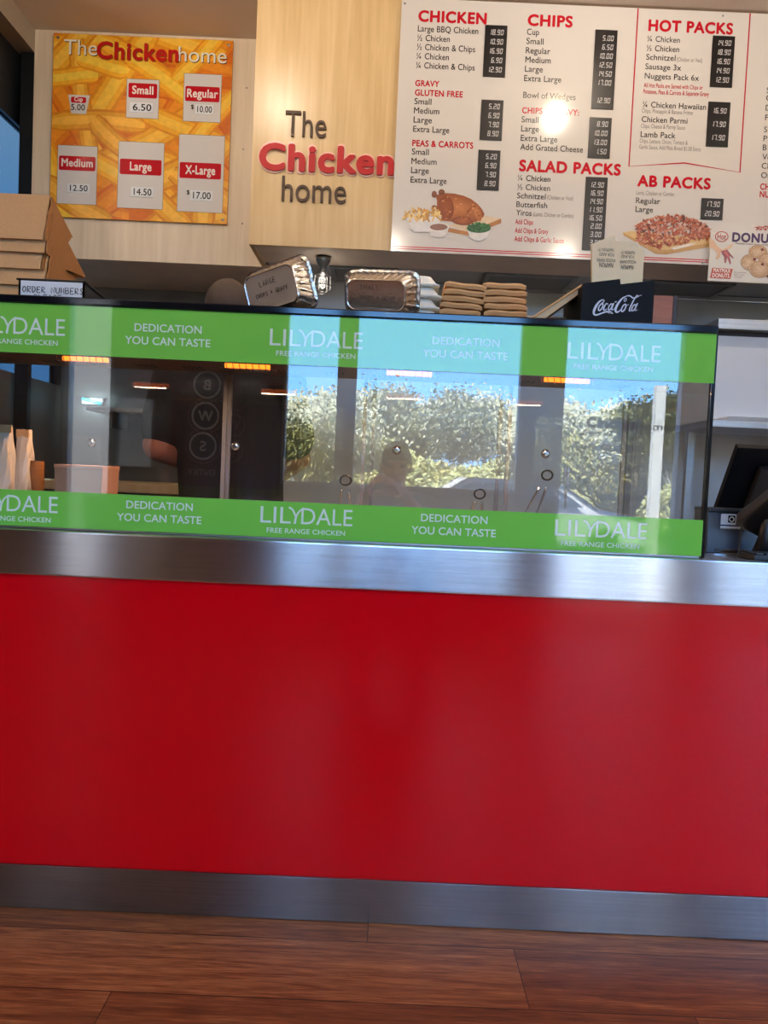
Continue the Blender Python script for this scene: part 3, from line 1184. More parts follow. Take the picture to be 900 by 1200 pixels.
# paper bags and cups at the far left of the case
def paper_bag(px0, px1, pytop, y, label):
    a, c = at(px0, pytop, y), at(px1, pytop, y)
    t = thing('paper_bag', label, 'bag', ((a.x + c.x) / 2, y, DK))
    b = MB()
    rings = []
    for i in range(7):
        f = i / 6
        z = DK + (a.z - DK) * f
        ring = []
        dd = 0.045 * (1 - 0.75 * f)
        for j in range(16):
            q = 2 * math.pi * j / 16
            ex = (c.x - a.x) / 2 * (0.92 + 0.08 * math.sin(3 * f + px0))
            wx = abs(math.cos(q)) ** 0.5 * (1 if math.cos(q) > 0 else -1)
            wy = abs(math.sin(q)) ** 0.5 * (1 if math.sin(q) > 0 else -1)
            ring.append(((a.x + c.x) / 2 + ex * wx + 0.004 * math.sin(5 * q + 9 * f), y + dd * wy, z + 0.006 * math.sin(q * 3) * f))
        rings.append(ring)
    b.loops(rings, cap1=True)
    b.build('bag_body', MAT['clear_cup'], t)
    b = MB()
    b.box((a.x + 0.004, y - 0.014, a.z - 0.018), (c.x - 0.004, y - 0.010, a.z + 0.004))
    b.build('folded_top', MAT['kraft'], t)
    return t


paper_bag(-30, 18, 498, 0.30, 'crumpled pale paper bag at the far left inside the display case')
paper_bag(20, 38, 505, 0.34, 'narrow pale paper bag beside the chip cups inside the display case')
p = at(42, 560, 0.36)
for i in range(9):
    b = MB()
    b.lathe((p.x, 0.36, DK + 0.0125 * i), [(0.0, 0), (0.018, 0), (0.0225, 0.035), (0.0235, 0.036), (0.0215, 0.036), (0.017, 0.003), (0.0, 0.003)], 'Z', 20)
    o = b.build('chip_cup', MAT['kraft_brown'], smooth=False)
    nth = ['lowest', 'second lowest', 'third lowest', 'fourth lowest', 'middle', 'fourth from top', 'third from top', 'second from top', 'topmost'][i]
    tag(o, 'small brown card cup, %s of the nested stack inside the display case' % nth, 'cup', 'nested brown cups in the display case')


def tongs(px, py, y, lean, label):
    a = at(px, py, y)
    t = thing('tongs', label, 'tongs', (a.x, y, DK))
    bot = Vector((a.x - lean, y + 0.03, DK + 0.004))
    topv = Vector((a.x, y, a.z))
    for s in (-1, 1):
        path = [bot + Vector((s * 0.012, 0, 0)), bot.lerp(topv, 0.35) + Vector((s * 0.016, 0, 0)), bot.lerp(topv, 0.8) + Vector((s * 0.010, 0, 0))]
        MB().tube(smooth_path([tuple(q) for q in path]), 0.0035, 8).build('arm', MAT['chrome'], t, smooth=True)
    loop = [topv + Vector((0.016 * math.sin(q) * (1 + 0.0), 0, 0.008 + 0.014 * math.cos(q))) for q in [2 * math.pi * i / 16 for i in range(16)]]
    MB().tube(loop, 0.003, 8, closed=True).build('handle_loop', MAT['black'], t, smooth=True)
    return t


tongs(405, 566, 0.42, 0.0, 'upright steel tongs with dark loop handle left of the middle inside the display case')
tongs(562, 582, 0.45, 0.01, 'short steel tongs standing near the middle inside the display case')
tongs(641, 560, 0.40, 0.05, 'leaning steel tongs with dark handle at the right inside the display case')
# food trays on the deck
def bain_tray(xa, xb, label):
    ya, yb = 0.12, 0.52
    zc = DK
    t = thing('food_tray', label, 'tray', ((xa + xb) / 2, 0.32, zc))
    b = MB()
    r = [[(xa + i, ya + i, zc + h), (xb - i, ya + i, zc + h), (xb - i, yb - i, zc + h), (xa + i, yb - i, zc + h)] for i, h in ((0.012, 0.0), (0.0, 0.035), (-0.008, 0.036), (-0.008, 0.039), (0.003, 0.039), (0.015, 0.004))]
    b.loops(r)
    b.build('pan', MAT['steel'], t)
    return t


bain_tray(-0.50, -0.12, 'shallow steel food tray left of the middle inside the display case')
bain_tray(-0.08, 0.30, 'shallow steel food tray right of the middle inside the display case')
bain_tray(0.34, 0.72, 'shallow steel food tray at the right end inside the display case')

# ------------------------------------------------------------------ bulkhead, back panel, hood
BY = 1.36
struct(MB().box((-0.603, BY, 2.025), (4.05, BY + 0.018, CEIL)).build('wall_bulkhead', MAT['maple']))
struct(MB().box((-0.603, BY + 0.018, 2.025), (-0.585, 1.70, CEIL)).build('trim_5', MAT['maple']))
struct(MB().box((-0.585, BY + 0.018, 2.027), (4.05, 1.63, 2.045)).build('trim_6', MAT['brown_wall']))
struct(MB().box((-1.66, 1.70, 2.025), (-0.60, 1.72, CEIL)).build('wall_panel', MAT['maple_lit_tint']))
struct(MB().box((-1.66, 1.72, 2.025), (-0.585, 2.25, 2.045)).build('trim_7', MAT['brown_wall']))
# extractor hood with grease filters
hood = thing('extractor_hood', 'grey steel extractor hood under the menu board', 'hood', (1.2, 1.8, 2.0))
b = MB()
b.box((-0.58, 1.63, 2.046), (4.05, 1.93, 2.06))
b.build('hood_shell', MAT['steel_dark'], hood)
for px0, px1 in ((388, 466), (567, 672), (735, 852)):
    a, c = at(px0, 330, 1.75), at(px1, 330, 1.75)
    b = MB()
    for q in ((a.x, 1.65, a.x + 0.02, 1.92), (c.x - 0.02, 1.65, c.x, 1.92), (a.x + 0.02, 1.65, c.x - 0.02, 1.67), (a.x + 0.02, 1.90, c.x - 0.02, 1.92)):
        b.box((q[0], q[1], 2.022), (q[2], q[3], 2.045))
    fr = b.build('filter_frame', MAT['galv'], hood)
    MB().box((a.x + 0.02, 1.67, 2.028), (c.x - 0.02, 1.90, 2.04)).build('filter_mesh', MAT['filter'], fr)
struct(MB().box((-0.58, 1.94, 0), (4.05, 1.97, 2.045)).build('wall_splashback', MAT['steel_dark']))
b = MB()
b.tube([(0.3, 1.925, 2.02), (4.0, 1.925, 2.02)], 0.005, 8)
tag(b.build('steel_rail', MAT['chrome'], smooth=True), 'thin bright steel rail along the wall below the extractor filters', 'rail')
# hanging caged fitting under the bulkhead
c = at(379, 303, 1.5)
cl = thing('caged_lamp', 'small caged lamp hanging from under the wooden bulkhead', 'lamp', (c.x, 1.5, 2.025))
MB().lathe((c.x, 1.5, 0), [(0.0, 2.026), (0.03, 2.026), (0.032, 2.012), (0.024, 1.995), (0.014, 1.985), (0.013, 1.955), (0.0, 1.955)], 'Z', 24).build('socket', MAT['galv'], cl, smooth=True)
b = MB()
for i in range(6):
    q = 2 * math.pi * i / 6
    cx_, sx_ = math.cos(q), math.sin(q)
    b.tube([(c.x + 0.013 * cx_, 1.5 + 0.013 * sx_, 1.965), (c.x + 0.034 * cx_, 1.5 + 0.034 * sx_, 1.945), (c.x + 0.036 * cx_, 1.5 + 0.036 * sx_, 1.89), (c.x + 0.02 * cx_, 1.5 + 0.02 * sx_, 1.872)], 0.0022, 6)
for z, r in ((1.945, 0.035), (1.905, 0.037), (1.872, 0.02)):
    b.tube([(c.x + r * math.cos(q), 1.5 + r * math.sin(q), z) for q in [2 * math.pi * i / 20 for i in range(20)]], 0.0022, 6, closed=True)
b.build('wire_cage', MAT['galv'], cl, smooth=True)
MB().lathe((c.x, 1.5, 0), [(0.0, 1.956), (0.01, 1.954), (0.02, 1.925), (0.017, 1.90), (0.0, 1.885)], 'Z', 18).build('bulb', MAT['shop_glass'], cl, smooth=True)

bl = bpy.data.lights.new('hood_fill', 'POINT')  # fill light added to lift the hood underside; the bulb itself is unlit
bl.energy = 0.35
bl.color = (1, 0.9, 0.78)
bl.shadow_soft_size = 0.02
blo = bpy.data.objects.new('hood_fill', bl)
COL.objects.link(blo)
blo.location = (c.x, 1.5, 1.92)
# left: kitchen side wall with a black framed tinted window
struct(MB().box((-1.74, 1.0, 2.93), (-1.66, 1.72, CEIL)).build('trim_8', MAT['tan_trim']))
struct(MB().box((-1.72, 1.70, 0), (-1.66, 1.74, 2.93)).build('trim_9', MAT['frame_dark']))
struct(MB().box((-1.78, 1.0, 0), (-1.74, 2.25, 1.5)).build('wall_side', MAT['kitchen']))
w = struct(MB().box((-1.78, 1.0, 2.62), (-1.74, 2.25, CEIL)).box((-1.78, 2.2, 1.5), (-1.74, 2.25, 2.62)).build('window_7', MAT['frame_dark']))
MB().box((-1.768, 1.0, 1.5), (-1.756, 2.2, 2.62)).build('glass', glass('blue_tinted_glass', (0.17, 0.20, 0.21), 0.4), w)

# kitchen bench and shelf behind the staff
bench = thing('kitchen_bench', 'long steel kitchen bench along the wall behind the display case', 'bench', (0.6, 1.65, 0))
MB().box((-0.55, 1.38, 0.88), (3.2, 1.938, 0.92), 0.004).build('bench_top', plain('bench_bounce', (214, 212, 210), 0.35, var=0.03, bscale=6), bench)  # pale top, lightened so it bounces light up under the hood
MB().box((-0.55, 1.44, 0.12), (3.2, 1.938, 0.88)).build('cabinet', MAT['steel_dark'], bench)
for xx in (-0.5, 1.0, 3.1):
    MB().tube([(xx, 1.5, 0.0), (xx, 1.5, 0.12)], 0.02).build('leg', MAT['chrome'], bench)
bench2 = thing('prep_table', 'low wooden topped preparation table behind the food carton', 'table', (-1.1, 1.75, 0))
MB().box((-1.55, 1.45, 0.98), (-0.72, 2.0, 1.02), 0.004).build('table_top', MAT['maple'], bench2)
MB().box((-1.52, 1.48, 0.0), (-0.75, 1.98, 0.98)).build('cabinet', MAT['kitchen'], bench2)
sh = thing('wall_shelf', 'pale steel shelf on the dark wall at the left, seen through the display glass', 'shelf', (-1.0, 2.1, 1.3))
MB().box((-1.5, 1.98, 1.36), (-0.7, 2.249, 1.38)).build('shelf_board', MAT['steel'], sh)
for xx in (-1.4, -0.8):
    MB().box((xx, 2.02, 1.28), (xx + 0.02, 2.249, 1.36)).build('bracket', MAT['galv'], sh)

q_ = at(76, 462, 1.88)
ft = thing('light_strip', 'small glowing cyan light strip on the kitchen wall above the food carton', 'light', (q_.x, 2.2, q_.z))
MB().box((q_.x - 0.055, 2.225, q_.z - 0.016), (q_.x + 0.055, 2.249, q_.z + 0.016), 0.004).build('batten', MAT['frame_white'], ft)
MB().tube([(q_.x - 0.048, 2.216, q_.z + 0.01), (q_.x + 0.048, 2.216, q_.z - 0.01)], 0.0085, 14).build('tube', emit('tube_glow', (60, 205, 240), 0.9), ft, smooth=True)
fl = bpy.data.lights.new('tube_lamp', 'AREA')
fl.shape = 'RECTANGLE'
fl.size, fl.size_y = 0.09, 0.02
fl.energy = 0.3
fl.color = (0.6, 0.92, 1)
flo = bpy.data.objects.new('tube_lamp', fl)
COL.objects.link(flo)
flo.location = (q_.x, 2.18, q_.z)
flo.rotation_euler = (math.radians(80), 0, 0)

# right: two-tier pass shelf with pale cabinet
RX0 = at(838, 440, 1.2).x
ss = thing('pass_shelf', 'two tier steel shelf on the right with a pale grey cabinet between', 'shelf', (RX0 + 0.5, 1.3, 1.35))
MB().box((RX0, 1.2, 1.735), (RX0 + 1.2, 1.6, 1.775), 0.003).build('upper_shelf', MAT['steel'], ss)
MB().box((RX0, 1.2, 1.352), (RX0 + 1.2, 1.6, 1.378), 0.003).build('lower_shelf', MAT['steel'], ss)
MB().box((RX0 + 0.0, 1.235, 1.379), (RX0 + 1.15, 1.58, 1.715), 0.004).build('cabinet', MAT['oven'], ss)
MB().box((RX0 + 0.0, 1.25, 1.716), (RX0 + 1.15, 1.58, 1.734)).build('gap_shade', MAT['dark_wood'], ss)  # dark strip filling the gap under the upper shelf, standing in for its shade
for xx in (RX0 + 0.05, RX0 + 1.1):
    MB().box((xx, 1.56, 0.921), (xx + 0.03, 1.59, 1.352)).build('leg', MAT['steel'], ss)
pa, pb = at(842, 485, 1.22), at(885, 492, 1.22)
b = MB()
for i in range(5):
    x0_ = RX0 + 0.015 + 0.012 * i
    b.hexa([(x0_, 1.203, 1.3785 + 0.004 * i), (x0_ + 0.21, 1.203, 1.3785 + 0.004 * i), (x0_ + 0.21, 1.233, 1.3785 + 0.004 * i), (x0_, 1.233, 1.3785 + 0.004 * i),
            (x0_, 1.203, 1.381 + 0.004 * i), (x0_ + 0.21, 1.203, 1.380 + 0.004 * i), (x0_ + 0.21, 1.233, 1.382 + 0.004 * i), (x0_, 1.233, 1.384 + 0.004 * i)])
tag(b.build('paper_stack', MAT['paper']), 'flat stack of white papers on the lower steel shelf at the right', 'paper')

# ------------------------------------------------------------------ raised shop lettering on the bulkhead
let = thing('wall_lettering', 'raised brown and red shop name letters on the maple bulkhead', 'sign', (at(380, 200, BY).x, BY, 2.1))
KB = (BY - CAM.y) / F


def word(s, px, py, cap, w, bold, mat, nm, depth=0.008, y0=0.0, grow=0.0):
    p = at(px, py, BY)
    return letters3d(s, p.x - grow, p.z - grow, cap * KB + 2 * grow, BY - y0 - 0.0005, depth, w * KB + 2 * grow, bold, nm, mat, let)


word('The', 334, 160, 28.5, 47, -0.004, MAT['wall_brown'], 'word')
wb = word('Chicken', 303, 198, 28, 156, 0.072, MAT['wall_pink'], 'word', 0.004, 0.0, 0.003)
word('Chicken', 303.5, 198.3, 27.6, 155, 0.038, MAT['wall_red'], 'word', 0.006, 0.005)
word('home', 330, 236, 28.5, 74, -0.004, MAT['wall_brown'], 'word')

# ------------------------------------------------------------------ menu board
MY = 1.34
KM = (MY - CAM.y) / F
pa = at(471, 2, MY)
pb = at(458, 294, MY)
MX0, MZ1, MZ0 = pb.x, 3.022, pb.z
MX1 = MX0 + 2.35
menu = thing('menu_board', 'large white menu board with red headings and black price strips', 'menu board', ((MX0 + MX1) / 2, MY, MZ0))
MB().box((MX0, MY, MZ0), (MX1, MY + 0.018, MZ1)).build('board', MAT['bone'], menu)
MRED, MBLK, MGREY = (186, 22, 38), (46, 42, 42), (120, 112, 108)


def sect(name, items):
    """items: (text, px, baseline py, width px, cap px, colour, boldness)"""
    pr = Print(MY)
    for s, px, py, w, cap, col, bold in items:
        p = at(px, py, MY)
        pr.text(s, p.x, p.z, cap * KM, col, w * KM if w else None, bold, 1)
    return pr.build(name, MAT['print'], menu)


HB = 0.045
sect('heading', [('CHICKEN', 490, 24.7, 78, 11.6, MRED, HB)])
sect('item_list', [(t, x, y, w, 6.7, MBLK, 0.008) for t, x, y, w in (
    ('Large BBQ Chicken', 489.5, 36.8, 69), ('½ Chicken', 489, 47.7, 37), ('½ Chicken & Chips', 488.5, 58.3, 66.5), ('¼ Chicken', 488, 69, 37), ('¼ Chicken & Chips', 487.5, 79.8, 67))])
sect('heading', [('GRAVY', 486.5, 100.7, 27.5, 6.4, MRED, 0.03), ('GLUTEN FREE', 486, 111.7, 55, 6.4, MRED, 0.03)])
sect('item_list', [(t, x, y, w, 6.7, MBLK, 0.008) for t, x, y, w in (
    ('Small', 485.5, 122, 19.5), ('Medium', 485, 132.7, 29), ('Large', 484.5, 143.6, 21), ('Extra Large', 484, 154.4, 41.5))])
sect('heading', [('PEAS & CARROTS', 483, 171, 70, 6.6, MRED, 0.03)])
sect('item_list', [(t, x, y, w, 6.7, MBLK, 0.008) for t, x, y, w in (
    ('Small', 482.5, 181, 19.5), ('Medium', 482, 192, 29), ('Large', 481.5, 202.7, 20.5), ('Extra Large', 481, 213.8, 41.5))])
sect('heading', [('CHIPS', 618, 29.5, 51.5, 11.6, MRED, HB)])
sect('item_list', [(t, x, y, w, 6.7, MBLK, 0.008) for t, x, y, w in (
    ('Cup', 617.3, 40.7, 14), ('Small', 616.7, 51.5, 19.7), ('Regular', 616, 62.4, 28), ('Medium', 615.5, 73.2, 29), ('Large', 615, 84, 20.5),
    ('Extra Large', 614, 95, 42.5), ('Bowl of Wedges', 613, 114.6, 60))])
sect('heading', [('CHIPS & GRAVY:', 611.5, 132.5, 65.5, 6.4, MRED, 0.03)])
sect('item_list', [(t, x, y, w, 6.7, MBLK, 0.008) for t, x, y, w in (
    ('Small', 611, 143.3, 19.5), ('Large', 610.5, 154, 20.5), ('Extra Large', 610, 165, 42), ('Add Grated Cheese', 609.5, 175.5, 72))])
sect('heading', [('SALAD PACKS', 608, 200, 117, 11.8, MRED, HB)])
sect('item_list', [(t, x, y, w, c, MBLK if c > 6 else MGREY, 0.008 if c > 6 else 0) for t, x, y, w, c in (
    ('¼ Chicken', 606.7, 211.5, 37.5, 6.3), ('½ Chicken', 606.3, 222.2, 37.5, 6.3), ('Schnitzel', 605.7, 232.3, 33, 6.3), ('(Chicken or Veal)', 641, 233.6, 30, 4.6),
    ('Butterfish', 605, 242.5, 35.5, 6.3), ('Yiros', 604.7, 252.2, 17.8, 6.3), ('(Lamb, Chicken or Combo)', 625, 253.3, 46, 4.6))])
sect('extras_list', [('Add Chips', 603.7, 262.5, 20.5, 5.6, MRED, 0.015), ('Add Chips & Gravy', 603.2, 272.6, 38.5, 5.6, MRED, 0.015), ('Add Chips & Garlic Sauce', 602.6, 282.5, 57, 5.6, MRED, 0.015)])
sect('heading', [('HOT PACKS', 759.5, 35.7, 96.5, 11.6, MRED, HB)])
sect('item_list', [(t, x, y, w, c, MBLK if c > 6 else MGREY, 0.008 if c > 6 else 0) for t, x, y, w, c in (
    ('¼ Chicken', 758.5, 48.6, 37, 6.3), ('½ Chicken', 757.7, 59.5, 37, 6.3), ('Schnitzel', 757, 70, 33.5, 6.3), ('(Chicken or Veal)', 793, 72, 29, 4.6),
    ('Sausage 3x', 756, 81, 41, 6.3), ('Nuggets Pack 6x', 755.3, 92, 62, 6.3))])
sect('note', [('All Hot Packs are Served with Chips or', 754.3, 102.2, 67.5, 4.8, MRED, 0.01), ('Potatoes, Peas & Carrots & Separate Gravy', 753.7, 109.6, 75, 4.8, MRED, 0.01)])
sect('item_list', [(t, x, y, w, c, MBLK if c > 6 else MGREY, 0.008 if c > 6 else 0) for t, x, y, w, c in (
    ('¼ Chicken Hawaiian', 753, 125.5, 72.5, 6.3), ('Chips, Pineapple & Banana Fritter', 752, 132, 59, 4.6), ('Chicken Parmi', 751.7, 142.8, 52.5, 6.3),
    ('Chips, Cheese & Parmy Sauce', 751, 149.8, 50.5, 4.6), ('Lamb Pack', 750.5, 160.5, 40, 6.3), ('Chips, Lettuce, Onion, Tomato &', 749.5, 167.3, 55, 4.6),
    ('Garlic Sauce, Add Pitta Bread $1.00 Extra', 749, 174.3, 70.5, 4.6))])
sect('heading', [('AB PACKS', 746.5, 217.7, 84.5, 11.6, MRED, HB)])
sect('item_list', [(t, x, y, w, c, MBLK if c > 6 else MGREY, 0.008 if c > 6 else 0) for t, x, y, w, c in (
    ('Lamb, Chicken or Combo', 745.5, 228, 43.5, 4.6), ('Regular', 745, 238, 28, 6.3), ('Large', 744.5, 248.2, 20.3, 6.3))])
sect('item_list', [(t, x, y, None, 6.3, MBLK, 0.004) for t, x, y in (
    ('S', 898, 109), ('C', 897.5, 118), ('D', 897, 129.5), ('F', 896.3, 141), ('S', 895, 155), ('P', 894.4, 165.5), ('B', 893.6, 176), ('Ve', 893, 187), ('Ch', 892.3, 197.5), ('Or', 891.6, 208.5))])
sect('heading', [('CHICKEN', 890.5, 222, 34, 6.6, MRED, 0.03), ('NUGGETS', 890, 231, 36, 6.6, MRED, 0.03)])
# rules: double red line along the foot and the pennant round the hot packs
pr = Print(MY)
zl = at(460, 289, MY).z
for dz in (0.0, -0.0085):
    pr.rect(MX0 + 0.003, zl + dz, MX1, zl + dz + 0.0038, (190, 44, 56))
pts = [at(749.8, 10, MY), at(737, 195, MY), at(802, 191, MY), at(867, 202, MY), at(881.5, 16, MY)]
pts = [(p.x, p.z) for p in pts]
pts[0] = (pts[1][0], MZ1 - 0.001)
pts[4] = (pts[3][0], MZ1 - 0.001)
pr.ribbon(pts, 1.5 * KM, (180, 30, 44))
pr.build('red_rules', MAT['print'], menu)
# price strips
for px, py, h, rows in ((568.7, 29.5, 57.5, ['18.90', '10.90', '16.90', '6.90', '12.90']), (564.3, 117, 45, ['5.20', '6.90', '7.90', '8.90']),
                        (560.8, 175.7, 45, ['5.20', '6.90', '7.90', '8.90']), (697.7, 35, 88, ['5.00', '6.50', '10.00', '12.50', '14.50', '17.00', '', '12.90']),
                        (691, 137.6, 45.5, ['8.90', '10.00', '13.00', '1.50']), (686.4, 207.3, 83, ['12.90', '16.90', '14.90', '11.90', '16.50', '2.00', '3.00', '3.00']),
                        (835.2, 42, 57, ['14.90', '18.90', '16.90', '14.90', '12.90']), (830, 119.3, 50, ['16.90', '17.90', '17.90']), (822, 232.2, 24, ['17.90', '20.90'])):
    p = at(px, py, MY)
    wd, hh = 25.3 * KM, h * KM
    b = MB().box((p.x, MY - 0.004, p.z - hh), (p.x + wd, MY - 0.0001, p.z), 0.0015)
    d = b.build('price_strip', MAT['display'], menu)
    pr = Print(MY - 0.004)
    n = len(rows)
    for i, s in enumerate(rows):
        if s:
            cz = p.z - hh * (0.05 + 0.9 * (i + 0.5) / n)
            ch = min(6.0 * KM, 0.6 * hh / n)
            seven(pr, s, p.x + wd - 4.6 * KM, cz - ch / 2, ch, (206, 203, 206), 1)
    pr.build('digits', MAT['print'], d)
b = MB()
for px, py in ((474.5, 4.2), (847, 18.6), (823, 308)):
    p = at(px, py, MY)
    b.lathe((p.x, MY - 0.0005, min(p.z, MZ1 - 0.01)), [(0.002, -0.0025), (0.004, -0.0015), (0.0042, 0.0)], 'Y', 12)
b.build('screws', MAT['galv'], menu)


# food pictures printed on the board
def P2(px, py, Y=MY):
    p = at(px, py, Y)
    return (p.x, p.z)


def zpts(org, sc, pts, Y=MY):
    return [P2(org[0] + x / sc, org[1] + y / sc, Y) for x, y in pts]


O1, S1 = (465, 215), 6.667          # crop the chicken plate was traced in
rnd = random.Random(5)
pr = Print(MY)


def ell(cx, cy, rx, ry, n=20, rot=0, jit=0.0):
    out = []
    for i in range(n):
        q = 2 * math.pi * i / n
        f = 1 + rnd.uniform(-jit, jit)
        x, y = rx * math.cos(q) * f, ry * math.sin(q) * f
        out.append((cx + x * math.cos(rot) - y * math.sin(rot), cy + x * math.sin(rot) + y * math.cos(rot)))
    return out


pr.poly(zpts(O1, S1, [(400, 330), (690, 252), (815, 275), (560, 385)]), (216, 190, 160), 1)
pr.poly(zpts(O1, S1, [(400, 345), (555, 378), (815, 275), (815, 310), (560, 408), (400, 378)]), (176, 118, 66), 1.3)
body = [(305, 95), (340, 78), (380, 76), (450, 80), (520, 96), (580, 122), (630, 160), (665, 200), (685, 240), (675, 262), (645, 285), (610, 305), (560, 300), (440, 300), (350, 290), (330, 250), (310, 200), (315, 140)]
pr.blob(zpts(O1, S1, body), (196, 124, 72), 2, (142, 74, 34), 6)
pr.blob(zpts(O1, S1, ell(385, 190, 62, 95, rot=-0.1)), (160, 84, 42), 3, (132, 64, 30), 4)
pr.blob(zpts(O1, S1, ell(515, 293, 85, 34, rot=0.06)), (176, 98, 54), 3, (124, 62, 32), 4)
pr.blob(zpts(O1, S1, ell(625, 225, 32, 75, rot=-0.35)), (200, 132, 78), 3, (168, 96, 50), 3)
for a in ((292, 85, 20, 26), (350, 68, 24, 22), (292, 188, 20, 18)):
    pr.blob(zpts(O1, S1, ell(*a)), (150, 90, 60), 3, (100, 52, 34), 3)
for i in range(46):
    x, y = rnd.uniform(340, 650), rnd.uniform(95, 285)
    if 90 + (x - 400) * 0.32 < y:
        cc = rnd.choice([(206, 138, 88), (150, 78, 36), (182, 106, 58)])
        pr.poly(zpts(O1, S1, ell(x, y, rnd.uniform(5, 14), rnd.uniform(4, 9), 8)), cc, 3.5)
# chips in a white bowl
pr.poly(zpts(O1, S1, [(60, 258), (350, 262), (300, 378), (135, 380)]), (222, 216, 214), 4)
pr.poly(zpts(O1, S1, [(85, 350), (135, 382), (250, 384), (240, 374), (140, 372)]), (150, 140, 136), 3.8)
for i in range(60):
    x, y = rnd.uniform(62, 340), rnd.uniform(205, 285)
    if y < 225 and not 120 < x < 300:
        continue
    a = rnd.uniform(-2.6, -0.5)
    l, w = rnd.uniform(32, 62), 6.5
    dx, dy = math.cos(a) * l / 2, math.sin(a) * l / 2
    nx, ny = -math.sin(a) * w, math.cos(a) * w
    cc = rnd.choice([(226, 184, 110), (204, 152, 76), (236, 204, 140), (188, 134, 62)])
    pr.poly(zpts(O1, S1, [(x - dx - nx, y - dy - ny), (x + dx - nx, y + dy - ny), (x + dx + nx, y + dy + ny), (x - dx + nx, y - dy + ny)]), cc, 4.5 + i * 0.012)
# gravy cup and peas bowl
pr.poly(zpts(O1, S1, [(247, 350), (408, 348), (385, 412), (350, 424), (300, 422), (266, 405)]), (214, 206, 202), 6)
pr.poly(zpts(O1, S1, ell(327, 342, 80, 34)), (226, 220, 216), 6.3)
pr.poly(zpts(O1, S1, ell(327, 343, 70, 26)), (142, 100, 84), 6.6)
pr.poly(zpts(O1, S1, [(545, 352), (735, 352), (705, 425), (650, 450), (610, 448), (570, 425)]), (220, 214, 210), 6)
pr.poly(zpts(O1, S1, ell(640, 352, 94, 36)), (52, 92, 52), 6.5)
for i in range(70):
    q, rr = rnd.uniform(0, 6.28), rnd.uniform(0, 1) ** .5
    x, y = 640 + 88 * rr * math.cos(q), 348 + 34 * rr * math.sin(q) - 6
    pr.poly(zpts(O1, S1, ell(x, y, 9, 8, 8)), rnd.choice([(84, 134, 78), (48, 98, 52), (66, 116, 64), (40, 78, 44)]), 7 + i * 0.01)
pr.build('chicken_picture', MAT['photo_print'], menu)

O2, S2 = (720, 235), 5.0
pr = Print(MY)
pr.poly(zpts(O2, S2, [(48, 188), (100, 178), (560, 225), (556, 268), (300, 312), (240, 305)]), (212, 176, 120), 1)
pr.poly(zpts(O2, S2, [(48, 188), (55, 205), (240, 312), (300, 316), (560, 272), (556, 250), (300, 290), (245, 285)]), (188, 146, 92), 1.5)
for i in range(520):
    x = rnd.uniform(130, 556)
    topy = 185 - 100 * max(0.0, 1 - ((x - 330) / 235) ** 2) ** 0.7
    boty = 225 + 55 * max(0.0, 1 - abs(x - 270) / 250)
    y = rnd.uniform(topy, boty) if topy < boty else topy
    a = rnd.uniform(0, 3.14)
    l, w = rnd.uniform(16, 46), rnd.uniform(8, 17)
    dx, dy = math.cos(a) * l / 2, math.sin(a) * l / 2
    nx, ny = -math.sin(a) * w / 2, math.cos(a) * w / 2
    cc = rnd.choice([(176, 92, 66), (150, 70, 48), (190, 118, 96), (120, 56, 40), (206, 150, 128), (190, 106, 76), (92, 48, 38), (168, 84, 56), (182, 100, 70), (140, 66, 46), (160, 78, 54)])
    pr.poly(zpts(O2, S2, [(x - dx, y - dy), (x - nx, y - ny), (x + dx, y + dy), (x + nx, y + ny)]), cc, 2 + i * 0.004)
pr.poly(zpts(O2, S2, [(325, 280), (440, 252), (480, 250), (440, 268), (350, 290)]), (226, 214, 202), 5)
# corner of the next tray picture, behind the donut sign
pr.poly(zpts(O2, S2, [(805, 140), (1000, 150), (1000, 185), (797, 178)]), (206, 196, 192), 1)
for i in range(40):
    x, y = rnd.uniform(825, 990), rnd.uniform(148, 172)
    pr.poly(zpts(O2, S2, ell(x, y, rnd.uniform(5, 12), rnd.uniform(3, 6), 7)), rnd.choice([(160, 62, 60), (188, 96, 84), (132, 52, 50)]), 2 + i * .01)
pr.build('meat_picture', MAT['photo_print'], menu)

# ------------------------------------------------------------------ donut sign in front of the menu board
DY = 1.318
KD = (DY - CAM.y) / F
pa, pb = at(832.5, 272, DY), at(829.5, 329, DY)
don = thing('donut_sign', 'small white donut sign hung over the bottom right of the menu board', 'sign', (pb.x + 0.17, DY, pb.z))
MB().box((pb.x, DY, pb.z), (pb.x + 0.36, DY + 0.006, pa.z)).build('board', plain('sign_white', (212, 206, 198), 0.35, var=0.01, bscale=5), don)
pr = Print(DY)
O3, S3 = (750, 260), 6.0
D = lambda pts: zpts(O3, S3, pts, DY)
c = D([(574, 104)])[0]
pr.ring(c[0], c[1], 7.3 * KD, 5.6 * KD, 1.0 * KD, (178, 50, 46))
pr.text('Hot', c[0], c[1] - 3.2 * KD, 6.6 * KD, (178, 50, 46), 10 * KD, 0.01, 2, align='C')
c = D([(646, 136)])[0]
pr.text('DONUTS', c[0], c[1], 9.6 * KD, (62, 30, 84), 58 * KD, 0.045, 1)
c = D([(672, 157)])[0]
pr.text('Freshly make your tastebuds', c[0], c[1], 1.9 * KD, (110, 80, 100), 44 * KD, 0.01, 1)
for a in ((828, 212, 66, 50), (895, 268, 62, 50), (762, 284, 54, 54), (840, 334, 72, 60)):
    pr.blob(D(ell(*a, 24)), (212, 182, 150), 2 + a[1] * 0.004, (176, 136, 100), 5)
    for i in range(40):
        q, rr = rnd.uniform(0, 6.28), rnd.uniform(0, .95) ** .5
        pr.poly(D(ell(a[0] + a[2] * rr * math.cos(q), a[1] + a[3] * rr * math.sin(q), 3, 2.5, 5)), (228, 208, 184), 2.3 + a[1] * 0.004)
